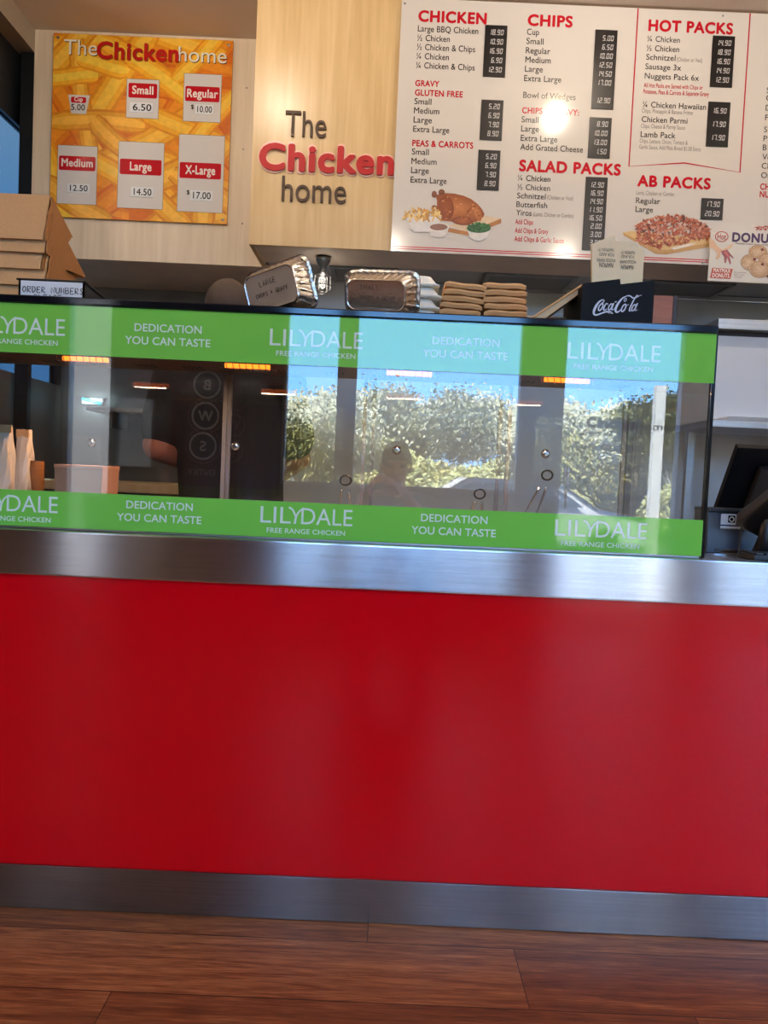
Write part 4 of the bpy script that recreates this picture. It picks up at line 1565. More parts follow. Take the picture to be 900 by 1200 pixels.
for x, y in ((858, 196), (803, 264), (860, 300), (898, 384)):
    pr.poly(D(ell(x, y, 11, 10, 12)), (112, 40, 36), 4.5)
# hand reaching down
pr.poly(D([(488, 110), (520, 132), (548, 175), (580, 196), (640, 160), (657, 154), (640, 182), (600, 208), (570, 212), (562, 250), (545, 266), (530, 262), (544, 230), (530, 205), (515, 190), (486, 182)]), (216, 176, 146), 1)
pr.poly(D([(570, 206), (612, 196), (632, 220), (658, 252), (654, 258), (628, 238), (640, 290), (632, 302), (612, 250), (604, 290), (594, 290), (590, 246), (576, 228)]), (150, 84, 92), 1.5)
pr.poly(D([(586, 212), (606, 206), (622, 232), (636, 290), (616, 250), (600, 226)]), (196, 104, 110), 1.8)
pr.poly(D([(508, 322), (652, 330), (634, 402), (492, 394)]), (182, 66, 48), 1)
c = D([(514, 353)])[0]
pr.text('MAYMAX', c[0], c[1], 4.4 * KD, (232, 222, 214), 20 * KD, 0.035, 2)
c = D([(506, 388)])[0]
pr.text('DONUTS', c[0], c[1], 4.4 * KD, (232, 222, 214), 20 * KD, 0.035, 2)
for i, s in enumerate(('Hot and fresh', 'Plain or Jam', 'Cinnamon')):
    c = D([(660, 360 + 16 * i)])[0]
    pr.text(s, c[0], c[1], 1.8 * KD, (120, 112, 112), (14, 12, 9)[i] * KD, 0, 1)
pr.build('print', print_mat('satin_print', 0.4), don)

# ------------------------------------------------------------------ chips price sign on the back panel
SY = 1.688
KS = (SY - CAM.y) / F
pa, pb = at(61.5, 38.5, SY), at(267, 264, SY)
x0, z1, x1, z0 = at(60.5, 145, SY).x, at(165, 43, SY).z, at(270, 145, SY).x, at(165, 258.5, SY).z
fs = thing('chips_sign', 'square orange sign with a photo of chips and six price labels', 'sign', ((x0 + x1) / 2, SY, z0))
MB().box((x0, SY, z0), (x1, SY + 0.01, z1)).build('board', plain('sign_edge', (196, 150, 70), 0.4, var=0.02, bscale=9), fs)
pr = Print(SY)


def clip(poly, xa, za, xb, zb):
    for ax, lim, sgn in ((0, xa, 1), (0, xb, -1), (1, za, 1), (1, zb, -1)):
        out = []
        for i in range(len(poly)):
            a, b2 = poly[i - 1], poly[i]
            ia, ib = (a[ax] - lim) * sgn >= 0, (b2[ax] - lim) * sgn >= 0
            if ia != ib:
                t = (lim - a[ax]) / (b2[ax] - a[ax])
                out.append((a[0] + (b2[0] - a[0]) * t, a[1] + (b2[1] - a[1]) * t))
            if ib:
                out.append(b2)
        poly = out
        if len(poly) < 3:
            return None
    return poly


pr.rect(x0, z0, x1, z1, (210, 104, 18), 0.5)
rnd = random.Random(21)
fries = []
for i in range(40):
    fries.append((rnd.uniform(55, 275), rnd.uniform(35, 270), rnd.uniform(-1.0, 1.2) + (1.57 if rnd.random() < .25 else 0), rnd.uniform(110, 190), rnd.uniform(25, 34)))
# the strongest chips as they lie in the picture: centre, angle (image, clockwise), length, width
fries += [(100, 120, 1.5, 150, 21), (85, 90, 0.1, 60, 22), (115, 145, 0.08, 110, 25), (175, 85, 0.55, 140, 26), (120, 75, 0.1, 60, 24), (235, 60, -0.9, 90, 22),
          (140, 165, 0.75, 80, 24), (215, 150, 0.5, 110, 26), (240, 225, 0.6, 90, 26), (130, 205, 0.5, 110, 26), (250, 140, -1.0, 80, 22), (190, 235, 0.7, 90, 26), (90, 235, 0.6, 90, 26)]
for i, (fx, fy, a, l, w) in enumerate(fries):
    hue = rnd.uniform(-10, 10)
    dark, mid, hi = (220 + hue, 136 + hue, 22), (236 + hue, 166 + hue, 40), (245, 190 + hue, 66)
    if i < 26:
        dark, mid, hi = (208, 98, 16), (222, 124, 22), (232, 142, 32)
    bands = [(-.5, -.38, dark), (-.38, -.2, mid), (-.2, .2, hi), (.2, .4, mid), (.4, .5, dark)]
    ux, uy = math.cos(a), math.sin(a)
    nseg = 8
    for k_ in range(nseg):
        for b0, b1, cc in bands:
            q = []
            for t, v in ((k_, b0), (k_ + 1, b0), (k_ + 1, b1), (k_, b1)):
                f = t / nseg - .5
                ww = w * (1 - 0.35 * max(0, abs(f) * 2 - 0.8) / 0.2)
                bend = 5 * math.sin(f * 3 + i)
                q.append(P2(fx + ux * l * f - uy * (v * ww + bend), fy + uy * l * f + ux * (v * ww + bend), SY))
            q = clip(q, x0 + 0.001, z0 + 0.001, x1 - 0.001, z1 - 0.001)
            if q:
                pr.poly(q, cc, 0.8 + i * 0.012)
pr.build('chips_photo', MAT['photo_print'], fs)
# heading
pr = Print(SY, None)
for s, px, py, w, cap, col, bold in (('The', 75, 63.5, 38, 16.5, (232, 226, 216), 0.0), ('Chicken', 113, 68, 94, 18, (186, 26, 26), 0.032), ('home', 209, 72, 55, 16.5, (232, 226, 216), 0.0)):
    p = at(px, py, SY)
    pr.text(s, p.x + 0.8 * KS, p.z - 0.9 * KS, cap * KS, (88, 58, 30) if s != 'Chicken' else (120, 70, 20), w * KS, bold, 3.0)
    pr.text(s, p.x, p.z, cap * KS, col, w * KS, bold, 3.5)
pr.build('heading', MAT['print'], fs)
WCARD, TAB = (214, 208, 206), (188, 20, 34)


def price_label(kind, quad, tab, price, plaque, dollar=None):
    """px rectangles (left, top, right, bottom)"""
    pr = Print(SY)
    cx, cy = (quad[0] + quad[2]) / 2, (quad[1] + quad[3]) / 2

    def R(q):
        a = at((q[0] + q[2]) / 2, (q[1] + q[3]) / 2, SY)
        hw, hh = (q[2] - q[0]) / 2 * KS, (q[3] - q[1]) / 2 * KS
        return a.x - hw, a.z - hh, a.x + hw, a.z + hh
    a, b_, c_, d_ = R(quad)
    g = 0.5 * KS
    if kind == 'Cup':
        pr.poly([(a + 4 * KS, b_), (c_ - 4 * KS, b_), (c_, d_), (a, d_)], WCARD, 3.2)
    else:
        pr.rect(a - g, b_ - g, c_ + g, d_ + g, (150, 120, 90), 3.0)
        pr.rect(a, b_, c_, d_, WCARD, 3.2)
    ta, tb, tcx, td = R(tab)
    pr.rect(ta, tb, tcx, td, TAB, 3.6, 1.8 * KS)
    cap = (td - tb) * 0.52 if kind != 'Cup' else (td - tb) * 0.7
    wd = (tcx - ta) * {'Cup': .55, 'Small': .74, 'Regular': .9, 'Medium': .86, 'Large': .52, 'X-Large': .72}[kind]
    pr.text(kind, (ta + tcx) / 2, tb + (td - tb) * 0.28, cap, (238, 222, 216), wd, 0.03, 4.0, align='C')
    root = pr.build('price_label', MAT['print'], fs)
    q = R(plaque)
    if kind != 'Cup':
        pl = MB().box((q[0], SY - 0.0045, q[1]), (q[2], SY - 0.002, q[3]), 0.0004).build('price_plaque', MAT['paper'], root)
    pr = Print(SY - 0.0045 if kind != 'Cup' else SY - 0.0016)
    pr.text(price, (q[0] + q[2]) / 2 + (0.6 * KS if kind != 'Cup' else 0), q[1] + (q[3] - q[1]) * 0.18, (q[3] - q[1]) * 0.66, (36, 34, 36), (q[2] - q[0]) * (0.8 if kind != 'Cup' else .98), 0.012, 1, align='C')
    if dollar:
        e_ = at(dollar[0], dollar[1], SY)
        pr.text('$', e_.x, e_.z, 4.6 * KS, (36, 34, 36), None, 0.02, 0.2)
    pr.build('price', MAT['print'], root)


price_label('Cup', (80, 112, 105, 133), (83.5, 114, 101, 120.6), '5.00', (83.5, 121, 99.8, 131))
price_label('Small', (149, 94.5, 185.5, 137.5), (151, 98.3, 184, 114.8), '6.50', (153, 121, 179.5, 132))
price_label('Regular', (216, 88.5, 258.5, 141.5), (217.7, 102, 257, 119), '10.00', (229, 123.5, 250, 134), (224, 128))
price_label('Medium', (68, 172.5, 113, 238), (69.6, 183.5, 111.7, 199.8), '12.50', (79.5, 216, 105, 226))
price_label('Large', (139, 168.5, 191, 243), (141, 187.3, 189, 204.8), '14.50', (154, 220, 179.7, 231))
price_label('X-Large', (209.5, 160.5, 261.5, 247), (211, 191.3, 258.7, 209.3), '17.00', (223.5, 224, 249, 235.3), (219, 228))
b = MB()
for xx, zz in ((x0 + 0.02, z1 - 0.02), (x1 - 0.02, z1 - 0.02), (x1 - 0.02, z0 + 0.02), (x0 + 0.02, z0 + 0.02)):
    b.lathe((xx, SY - 0.0005, zz), [(0.002, -0.003), (0.006, -0.002), (0.0065, 0.0)], 'Y', 12)
b.build('screws', MAT['galv'], fs)
b = MB()
for px, py in ((289, 103), (284, 262), (285, 175)):
    p = at(px, py, 1.699)
    b.lathe((p.x, 1.6995, p.z), [(0.002, -0.002), (0.004, -0.001), (0.004, 0.0)], 'Y', 10)
struct(b.build('trim_10', MAT['galv']))

# ------------------------------------------------------------------ things on top of the display case
TZ = ZT + 0.0182


def ordinal(i, n):
    """name of layer i (0 = lowest) in a stack of n"""
    if i == 0:
        return 'lowest'
    if i == n - 1:
        return 'topmost'
    return ['', 'second from the top', 'third from the top', 'fourth from the top', 'fifth from the top', 'sixth from the top', 'seventh from the top', 'eighth from the top'][n - 1 - i]


# large open cartons nested like tents, at the far left
XR = -0.905
APZ, APY = 1.792, 0.20
N = 6
for i in range(N):
    k = N - 1 - i                    # k = 0 is the outermost and topmost carton
    az = APZ - 0.042 * k
    jx = [0, .003, -.006, .004, -.008, 0.002, -.004][k]
    xr, xl = XR + jx + 0.0, XR - 0.36 + jx
    hf = 0.125 if k == 0 else 0.115
    sf, sb = 0.075 / 0.24, 0.30 / 0.17        # y run per metre of fall: front slope, rear slope
    sb = 2.05
    rear_fall = 0.068 if k == 0 else 0.112
    t = thing('snack_carton', 'brown card carton at the far left, %s of the nested stack' % ordinal(i, N), 'carton', ((xr + xl) / 2, APY + 0.05, max(TZ, az - hf)), 'nested brown cartons at the far left')
    zb = max(TZ + 0.0005 + 0.0 * k, az - hf)
    zr = max(TZ + 0.0005, az - rear_fall)
    yf = APY - sf * (az - zb) - 0.0
    yb_ = APY + sb * (az - zr)
    th = 0.006
    # folded sheet: front panel, ridge, rear panel
    b = MB()
    for xa, xb in ((xl, xr - 0.003),):
        b.loops([[(x, yf, zb), (x, APY - 0.003, az), (x, APY + 0.004, az + 0.001), (x, yb_, zr), (x, yb_ - th * 1.2, zr - 0.0), (x, APY, az - th * 1.2), (x, yf + th, zb)] for x in (xa, xb)])
    b.build('panels', MAT['kraft'], t)
    # end flap: closes the end, with a toothed front edge
    b = MB()
    zl_ = max(zb, zr)
    teeth = []
    nt_ = 5
    for q in range(nt_ + 1):
        f = q / nt_
        zz = az - 0.004 - (az - 0.004 - zb) * f
        teeth.append((xr, APY - sf * (az - zz) + 0.006 * (q % 2), zz))
    pts = teeth + [(xr, yf + 0.05, zb), (xr, yb_ - 0.012, zr), (xr, yb_ - 0.002, zr + 0.002), (xr, APY + 0.004, az - 0.004)]
    if zb > TZ + 0.01:
        pts = teeth + [(xr, yf + 0.10, zb - 0.012), (xr, yb_ - 0.012, min(zr, zb) if False else zr), (xr, yb_ - 0.002, zr + 0.002), (xr, APY + 0.004, az - 0.004)]
    b.prism(pts, (0.003, 0, 0))
    b.build('end_flap', MAT['kraft_brown'], t)

# black tray with the hand-written order numbers note
a, c = at(21, 326, 0.06), at(98, 333, 0.06)
tx0, tx1, tz1 = a.x, c.x, a.z - 0.001
tr = thing('order_tray', 'black tray with a hand written note at the left end of the display top', 'tray', ((tx0 + tx1) / 2, 0.13, TZ))
b = MB()
b.box((tx0, 0.064, TZ), (tx1, 0.068, tz1))
b.box((tx0, 0.068, TZ), (tx1, 0.20, TZ + 0.004))
b.prism([(tx1 - 0.004, 0.064, TZ), (tx1 - 0.004, 0.20, TZ), (tx1 - 0.004, 0.20, TZ + 0.035), (tx1 - 0.004, 0.064, tz1)], (0.004, 0, 0))
b.prism([(tx0, 0.064, TZ), (tx0, 0.20, TZ), (tx0, 0.20, TZ + 0.035), (tx0, 0.064, tz1)], (0.004, 0, 0))
b.tube([(tx0 - 0.004, 0.063, tz1), (tx1 + 0.002, 0.063, tz1), (tx1 + 0.002, 0.20, TZ + 0.036)], 0.0028, 8)
b.build('tray_body', MAT['black'], tr)
MB().box((tx0 + 0.006, 0.0625, TZ + 0.0005), (tx1 - 0.004, 0.0638, tz1 - 0.003)).build('note', MAT['paper'], tr)
pr = Print(0.0624)
KT = (0.06 - CAM.y) / F


def hand(pr, s, px, py, cap, w, Y, wt, col=(30, 30, 34), jig=3, K=None):
    """marker pen capitals, stroke by stroke"""
    GL = {'A': ['0 0,.5 1,1 0', '.2 .4,.8 .4'], 'B': ['0 0,0 1,.8 .9,.7 .55,0 .5', '.7 .5,1 .25,.6 0,0 0'], 'C': ['1 .85,.5 1,.1 .6,.15 .2,.55 0,1 .15'], 'D': ['.05 0,0 1,.7 .9,1 .5,.7 .1,.05 0'],
          'E': ['1 1,0 1,0 0,1 0', '0 .5,.8 .5'], 'G': ['1 .85,.5 1,.05 .6,.1 .15,.6 0,1 .2,1 .45,.6 .45'], 'H': ['0 0,0 1', '1 0,1 1', '0 .5,1 .5'], 'I': ['.5 0,.5 1'], 'L': ['0 1,0 0,.9 0'],
          'M': ['0 0,.1 1,.5 .3,.9 1,1 0'], 'N': ['0 0,0 1,1 0,1 1'], 'O': ['.5 1,.1 .75,.05 .3,.45 0,.9 .25,.95 .7,.5 1'], 'P': ['0 0,0 1,.8 .9,.9 .6,.6 .45,0 .45'], 'R': ['0 0,0 1,.8 .95,.85 .6,0 .5,1 0'],
          'S': ['.95 .85,.5 1,.1 .75,.85 .3,.5 0,0 .15'], 'U': ['0 1,.05 .2,.5 0,.95 .2,1 1'], 'V': ['0 1,.5 0,1 1'], 'Y': ['0 1,.5 .5,1 1', '.5 .5,.45 0'], '+': ['0 .5,1 .5', '.5 .9,.5 .1'], 'T': ['0 1,1 1', '.5 1,.5 0'], ' ': []}
    K = K or (Y - CAM.y) / F
    r2 = random.Random(jig)
    n = len(s)
    adv = w / n
    ox, oz = (px, py)
    for i, ch in enumerate(s):
        for st in GL[ch]:
            pts = []
            for q in st.split(','):
                u, v = map(float, q.split())
                pts.append((ox + (i * adv + u * adv * 0.68) * K + r2.uniform(-.03, .03) * cap * K, oz + v * cap * K + r2.uniform(-.05, .05) * cap * K))
            pr.ribbon(pts, wt * K, col, 1)


p = at(26.5, 342, 0.0624)
hand(pr, 'ORDER NUMBERS', p.x, p.z, 6.6, 72, 0.0624, 1.1)
p = at(40, 353.5, 0.0624)
hand(pr, 'PLEASE', p.x, TZ + 0.0008, 4.4, 33, 0.0624, 1.0)
pr.build('writing', MAT['ink'], tr)


# aluminium take-away containers standing on edge, marked in pen
def foil_tray(px, py, Y, w, h, depth, rot, yaw, tilt, lines, label):
    c = at(px, py, Y)
    t = thing('foil_container', label, 'container', (c.x, Y, c.z), 'marked foil containers on the display top')
    n = 120

    def rr(hw, hh, r, y, rib=0.0, jit=0.0):
        ring = []
        per_ = [(hw - r, hh - r, 0), (-(hw - r), hh - r, 90), (-(hw - r), -(hh - r), 180), (hw - r, -(hh - r), 270)]
        L1, L2, A = 2 * (hw - r), 2 * (hh - r), math.pi * r / 2
        tot = 2 * (L1 + L2) + 4 * A
        for i in range(n):
            s_ = tot * i / n
            for seg_len, kind in ((L2, 'R'), (A, 0), (L1, 'T'), (A, 1), (L2, 'L'), (A, 2), (L1, 'B'), (A, 3)):
                if s_ <= seg_len + 1e-9:
                    break
                s_ -= seg_len
            if kind == 'R':
                x, z, nx, nz = hw, -(hh - r) + s_, 1, 0
            elif kind == 'T':
                x, z, nx, nz = (hw - r) - s_, hh, 0, 1
            elif kind == 'L':
                x, z, nx, nz = -hw, (hh - r) - s_, -1, 0
            elif kind == 'B':
                x, z, nx, nz = -(hw - r) + s_, -hh, 0, -1
            else:
                cx_, cz_, a0 = per_[kind]
                q = math.radians(a0) + s_ / r
                nx, nz = math.cos(q), math.sin(q)
                x, z = cx_ + r * nx, cz_ + r * nz
            off = rib * (1 if (i // 2) % 2 else -1) + jit * noise.noise(Vector((i * .5, y * 60, w * 9)))
            ring.append((x + nx * off, y + jit * 0.6 * noise.noise(Vector((i * .4, 9, y * 50))), z + nz * off))
        return ring
    r = 0.022
    b = MB()
    b.loops([rr(w * .40, h * .40, r * .8, 0.0025), rr(w * .47, h * .46, r, 0.002), rr(w * .485, h * .475, r, 0.0), rr(w * .5, h * .5, r, 0.003, 0.0, 0.0005),
             rr(w * .525, h * .54, r * 1.05, depth * .3, 0.0011, 0.001), rr(w * .56, h * .60, r * 1.1, depth * .68, 0.0012, 0.0015), rr(w * .60, h * .66, r * 1.15, depth * .95, 0.0008, 0.0015),
             rr(w * .60 + .006, h * .66 + .006, r * 1.2, depth, 0, 0.001), rr(w * .60 + .0075, h * .66 + .0075, r * 1.2, depth - .003, 0, 0.001), rr(w * .60 + .005, h * .66 + .005, r * 1.2, depth + .002, 0, 0.001),
             rr(w * .595, h * .655, r * 1.15, depth * .95, 0, 0.001), rr(w * .49, h * .49, r, 0.006)], cap0=True, cap1=True)
    b.build('tray', MAT['foil'], t, world=False)
    pr = Print(0.002)
    for s, lx, lz, cap, lw in lines:
        hand(pr, s, lx, lz, cap, lw, 0, 0.0011, (40, 24, 18), 7, K=1.0)
    # recessed panel lines pressed into the base
    pr.build('writing', MAT['ink'], t, world=False)
    t.rotation_euler = Euler((tilt, rot, yaw), 'YXZ')
    return t


foil_tray(317, 339, 0.135, 0.152, 0.098, 0.056, math.radians(-13), math.radians(-25), math.radians(9),
          [('LARGE', -0.030, 0.014, 0.013, 0.052), ('CHIPS + GRAVY', -0.048, -0.012, 0.011, 0.098)], 'left foil container standing on edge, marked for large chips and gravy')
foil_tray(440, 346, 0.13, 0.158, 0.078, 0.062, math.radians(3), math.radians(-15), math.radians(19),
          [('SMALL', -0.042, 0.013, 0.012, 0.055), ('CHIPS + GRAVY', -0.040, -0.012, 0.011, 0.094)], 'right foil container standing on edge, marked for small chips and gravy')

# white foam containers, nested
c0, c1 = at(478, 350, 0.30), at(518, 350, 0.30)
for i in range(5):
    z0_ = TZ + 0.0305 * i
    w_, d_ = 0.150, 0.13
    cx_ = c1.x - 0.083 + (0.003 if i % 2 else -0.003) - 0.0015 * i
    b = MB()

    def rq(hw, hd, z, rad=.02, m=6):
        out = []
        for x_, y_, a0 in ((1, 1, 0), (-1, 1, 90), (-1, -1, 180), (1, -1, 270)):
            for q in range(m):
                an = math.radians(a0 + 90 * q / (m - 1))
                out.append((cx_ + x_ * (hw - rad) + rad * math.cos(an), 0.33 + y_ * (hd - rad) + rad * math.sin(an), z))
        return out
    hgt = 0.034
    b.loops([rq(w_ * .54, d_ * .54, z0_ + 0.001), rq(w_ * .55, d_ * .55, z0_ + 0.003), rq(w_ * .55, d_ * .55, z0_ + 0.006), rq(w_ * .50, d_ * .5, z0_ + 0.009), rq(w_ * .40, d_ * .40, z0_ + hgt - .004), rq(w_ * .37, d_ * .37, z0_ + hgt - 0.0035 - (0.001 if i < 4 else 0))])
    if i < 4:
        pass
    o = b.build('foam_container', MAT['foam'])
    tag(o, 'white foam container beside the right foil tray, %s of its stack' % ordinal(i, 5), 'container', 'white foam containers on the display top')

# two stacks of folded brown cartons
for stack, (pxa, pxb, n, Y, skew) in enumerate(((517, 566, 8, 0.30, 0.004), (567.5, 618, 8, 0.30, -0.0015))):
    a, c = at(pxa, 350, Y), at(pxb, 350, Y)
    ztop = at((pxa + pxb) / 2, 331, Y).z
    hh = (ztop - TZ) / n
    for i in range(n):
        r4 = random.Random(50 * stack + i)
        f = i / (n - 1)
        dx = skew * (i - n / 2) * 0.8 + r4.uniform(-.0012, .0012)
        z0_ = TZ + hh * i + 0.0003
        b = MB()
        rings = []
        ns = 10
        for q in range(ns + 1):
            u = q / ns
            x_ = a.x + (c.x - a.x) * u
            wav = 0.0011 * math.sin(u * 9 + i * 1.9) + (0.0 if stack else 0.010 * (0.5 - u) * f * 0.9)
            pin = 0.5 if q in (0, ns) else 1
            yy0, yy1 = Y - 0.004 * math.sin(u * 3.1), Y + 0.13
            zt = z0_ + hh - 0.0012 + wav
            zb_ = z0_ + wav
            zm = (zt + zb_) / 2
            rings.append([(x_ + dx, yy0 + 0.004, zb_ + hh * .12), (x_ + dx, yy0, zm + hh * .1), (x_ + dx, yy0 + 0.003, zt - hh * (0.05 if pin == 1 else .25)), (x_ + dx, yy1, zt - hh * .05), (x_ + dx, yy1, zb_ + hh * .1)])
        b.loops(rings)
        o = b.build('folded_carton', MAT['kraft'])
        tag(o, 'folded brown carton on the display top, %s in the %s stack' % (ordinal(i, n), 'left' if stack == 0 else 'right'), 'carton', 'folded brown cartons on the display top')

# open lid leaning against the napkin holder
a, c = at(607, 377, 0.20), at(684, 334, 0.12)
d1, d2 = at(624, 379, 0.12), at(685, 345, 0.14)
lid = thing('carton_lid', 'pale card lid leaning against the black napkin holder', 'lid', (a.x, 0.2, TZ))
b = MB()
p0, p1 = Vector((a.x, 0.13, TZ + 0.003)), Vector((at(684, 333, .13).x, 0.13, at(684, 333, .13).z))
dirv = (p1 - p0).normalized()
nrm = Vector((-dirv.z, 0, dirv.x))
b.hexa([p0, p0 - nrm * 0.0 + Vector((0.034, 0, 0)), p1 + nrm * -0.013, p1, p0 + Vector((0, .11, 0.0)), p0 + Vector((0.034, .11, 0)), p1 + nrm * -0.013 + Vector((0, .11, 0)), p1 + Vector((0, .11, 0))])
b.build('lid_panel', plain('pale_card', (206, 176, 136), 0.7, var=0.06, bscale=50), lid)
b = MB()
b.tube([p0 + Vector((0.004, -0.002, 0.003)), p1 + Vector((0, -0.002, 0))], 0.0028, 6)
b.build('lid_rim', MAT['kraft'], lid)
a, c = at(622, 378, 0.14), at(682, 378, 0.14)
b = MB()
b.box((a.x + 0.012, 0.25, TZ + 0.0005), (c.x - 0.004, 0.37, TZ + 0.052), 0.003)
o = b.build('flat_carton', plain('pale_card_flat', (214, 184, 146), 0.7, var=0.06, bscale=50))
tag(o, 'flat pale card carton lying behind the leaning lid', 'carton')

# black napkin holder with white script lettering
NY = 0.085
q = [at(683, 332, NY), at(726, 326.5, NY), at(727.5, 333, NY), at(766.5, 328, NY), at(766, 377.5, NY), at(682.5, 380, NY)]
nx0, nx1 = q[0].x, at(766.3, 350, NY).x
nh = thing('napkin_holder', 'black napkin holder with white script lettering on the display top', 'napkin holder', ((nx0 + nx1) / 2, 0.15, TZ))
zt = [at(683, 332, NY).z, at(726, 326.8, NY).z, at(727.5, 333, NY).z, at(766.5, 328.5, NY).z]
xm = at(726.5, 330, NY).x
b = MB()
b.prism([(nx0, NY, TZ), (nx1, NY, TZ), (nx1, NY, zt[3]), (xm + 0.002, NY, zt[2]), (xm, NY, zt[1]), (nx0, NY, zt[0])], (0, 0.006, 0))
b.build('front_panel', MAT['black_matte'], nh)
b = MB()
b.box((nx0, NY + 0.0065, TZ), (nx1, NY + 0.20, TZ + 0.005))
b.box((nx0, NY + 0.0065, TZ + 0.005), (nx0 + 0.005, NY + 0.20, zt[0] - 0.004))
b.box((nx0 + 0.005, NY + 0.195, TZ + 0.005), (nx1 - 0.005, NY + 0.20, zt[0] - 0.004))
b.build('tray_sides', MAT['black_matte'], nh)
b = MB()
b.prism([(nx1 - 0.005, NY + 0.0065, TZ), (nx1 - 0.005, NY + 0.20, TZ), (nx1 - 0.005, NY + 0.20, zt[3] - 0.03), (nx1 - 0.005, NY + 0.0065, zt[3] + 0.004)], (0.006, 0, 0))
b.build('side_panel', MAT['dark_wood'], nh)
pr = Print(NY - 0.0004)
C = lambda pts: [P2(680 + x / 9, 320 + y / 9, NY) for x, y in pts]
KN = (NY - CAM.y) / F / 9
INKW = (206, 212, 228)


def stroke(pts, ws, n=7):
    P_ = smooth_path(pts, n)
    if isinstance(ws, (int, float)):
        w_ = ws * KN
    else:
        w_ = []
        for i in range(len(P_)):
            f = i / (len(P_) - 1) * (len(ws) - 1)
            j = min(int(f), len(ws) - 2)
            w_.append((ws[j] + (ws[j + 1] - ws[j]) * (f - j)) * KN)
    pr.ribbon(C(P_), w_, INKW, 1)


stroke([(222, 318), (240, 310), (250, 292), (236, 283), (205, 298), (172, 338), (150, 382), (141, 420), (152, 440), (180, 440), (215, 428), (260, 412), (300, 406), (325, 412), (346, 429)], [7, 10, 9, 9, 16, 24, 26, 22, 17, 15, 15, 16, 15, 10, 3])
stroke([(300, 404), (290, 418), (320, 424), (346, 429)], [3, 8, 6, 3])


def oval(cx, cy, w_, h_, t=11, sl=0.42):
    stroke([(cx + w_ * math.cos(a) - sl * h_ * math.sin(a) * -1 * 0 + (-sl) * (h_ * math.sin(a)), cy + h_ * math.sin(a)) for a in [2 * math.pi * i / 10 for i in range(11)]], t, 4)


oval(214, 360, 19, 36, 13)
stroke([(214, 322), (232, 330), (246, 322)], [7, 6, 5])
stroke([(288, 335), (284, 322), (268, 328), (250, 360), (246, 388), (260, 392), (282, 376)], [8, 9, 12, 15, 15, 11, 6])
oval(316, 357, 16, 32, 12)
stroke([(352, 318), (340, 350), (330, 384), (340, 390), (358, 374)], [12, 13, 12, 8, 4])
stroke([(362, 308), (384, 300)], [9, 9])
stroke([(468, 300), (482, 288), (482, 268), (466, 270), (460, 292), (470, 302)], [6, 8, 8, 6, 6, 5])
stroke([(470, 250), (442, 268), (408, 308), (382, 352), (370, 388), (378, 410), (398, 410), (422, 390), (440, 366)], [10, 14, 20, 24, 24, 20, 14, 9, 5])
stroke([(470, 250), (500, 240), (528, 244), (552, 262), (578, 262), (610, 246), (648, 232)], [8, 10, 12, 14, 12, 8, 3])
oval(457, 368, 19, 38, 13)
stroke([(476, 332), (492, 340), (510, 330)], [6, 5, 5])
stroke([(596, 256), (606, 238), (592, 240), (564, 284), (534, 344), (516, 390), (524, 402), (546, 384)], [6, 8, 9, 13, 14, 13, 9, 4])
oval(563, 366, 17, 33, 12)
stroke([(604, 318), (588, 354), (576, 388), (586, 396), (604, 384)], [12, 13, 12, 8, 4])
pr.build('script_lettering', MAT['ink'], nh)


# napkin packs standing in the holder
def napkin(corners, Y, label, lines, depth=0.012):
    """corner pixels: bottom left, bottom right, top right, top left"""
    P_ = [at(x, y, Y) for x, y in corners]
    t = thing('napkin_pack', label, 'napkins', tuple((P_[0] + P_[1]) / 2), 'napkin packs in the black holder')
    b = MB()
    b.prism(P_, (0, depth, 0))
    b.build('sheets', MAT['napkin'], t)
    pr = Print(Y - 0.0003)
    for s, px, py, cap, w_, bold in lines:
        p = at(px, py, Y)
        pr.text(s, p.x, p.z, cap * (Y - CAM.y) / F, (52, 46, 42), w_ * (Y - CAM.y) / F, bold, 1, rot180=True)
    if lines:
        pr.build('lettering', MAT['ink'], t)
    return t


napkin([(694.5, 345), (727, 345), (721, 275), (693.5, 286)], 0.12, 'left napkin pack standing tallest in the black holder',
       [('NAPKIN', 702, 313, 5, 16, 0.01), ('WOOD PAPER', 699, 306.5, 3.6, 22, 0), ('FOR AND', 702, 299.8, 3.6, 17, 0), ('NAPKIN IT!', 700.5, 294.3, 3.6, 18, 0)])
napkin([(724, 345), (743, 345), (748, 283.5), (721.5, 282)], 0.136, 'middle napkin pack standing in the black holder',
       [('NAPKIN', 727.5, 315.5, 5, 14, 0.01), ('WOOD PAPER', 726, 308.3, 3.6, 19, 0), ('FOR AND', 728, 302.5, 3.6, 14.5, 0), ('NAPKIN IT!', 727.5, 297.5, 3.6, 16, 0)])
napkin([(741, 345), (752, 345), (755.5, 291), (746, 289)], 0.152, 'right napkin pack leaning at the back of the black holder', [])
# reddish wooden holder behind
a, c = at(774, 350, 0.30), at(789, 350, 0.30)
zt_ = at(780, 348, 0.30).z
wb = thing('wooden_box', 'small reddish brown wooden box behind the black napkin holder', 'box', ((a.x + c.x) / 2, 0.35, TZ))
b = MB()
b.box((a.x - 0.06, 0.30, TZ), (c.x, 0.306, zt_ + 0.003))
b.box((a.x - 0.06, 0.306, TZ), (c.x, 0.42, TZ + 0.006))
b.box((a.x - 0.06, 0.414, TZ + .006), (c.x, 0.42, zt_ + 0.003))
b.build('box_body', MAT['copper_wood'], wb)
MB().box((c.x, 0.298, TZ), (c.x + 0.012, 0.42, zt_ + 0.005), 0.001).build('end_panel', MAT['dark_wood'], wb)

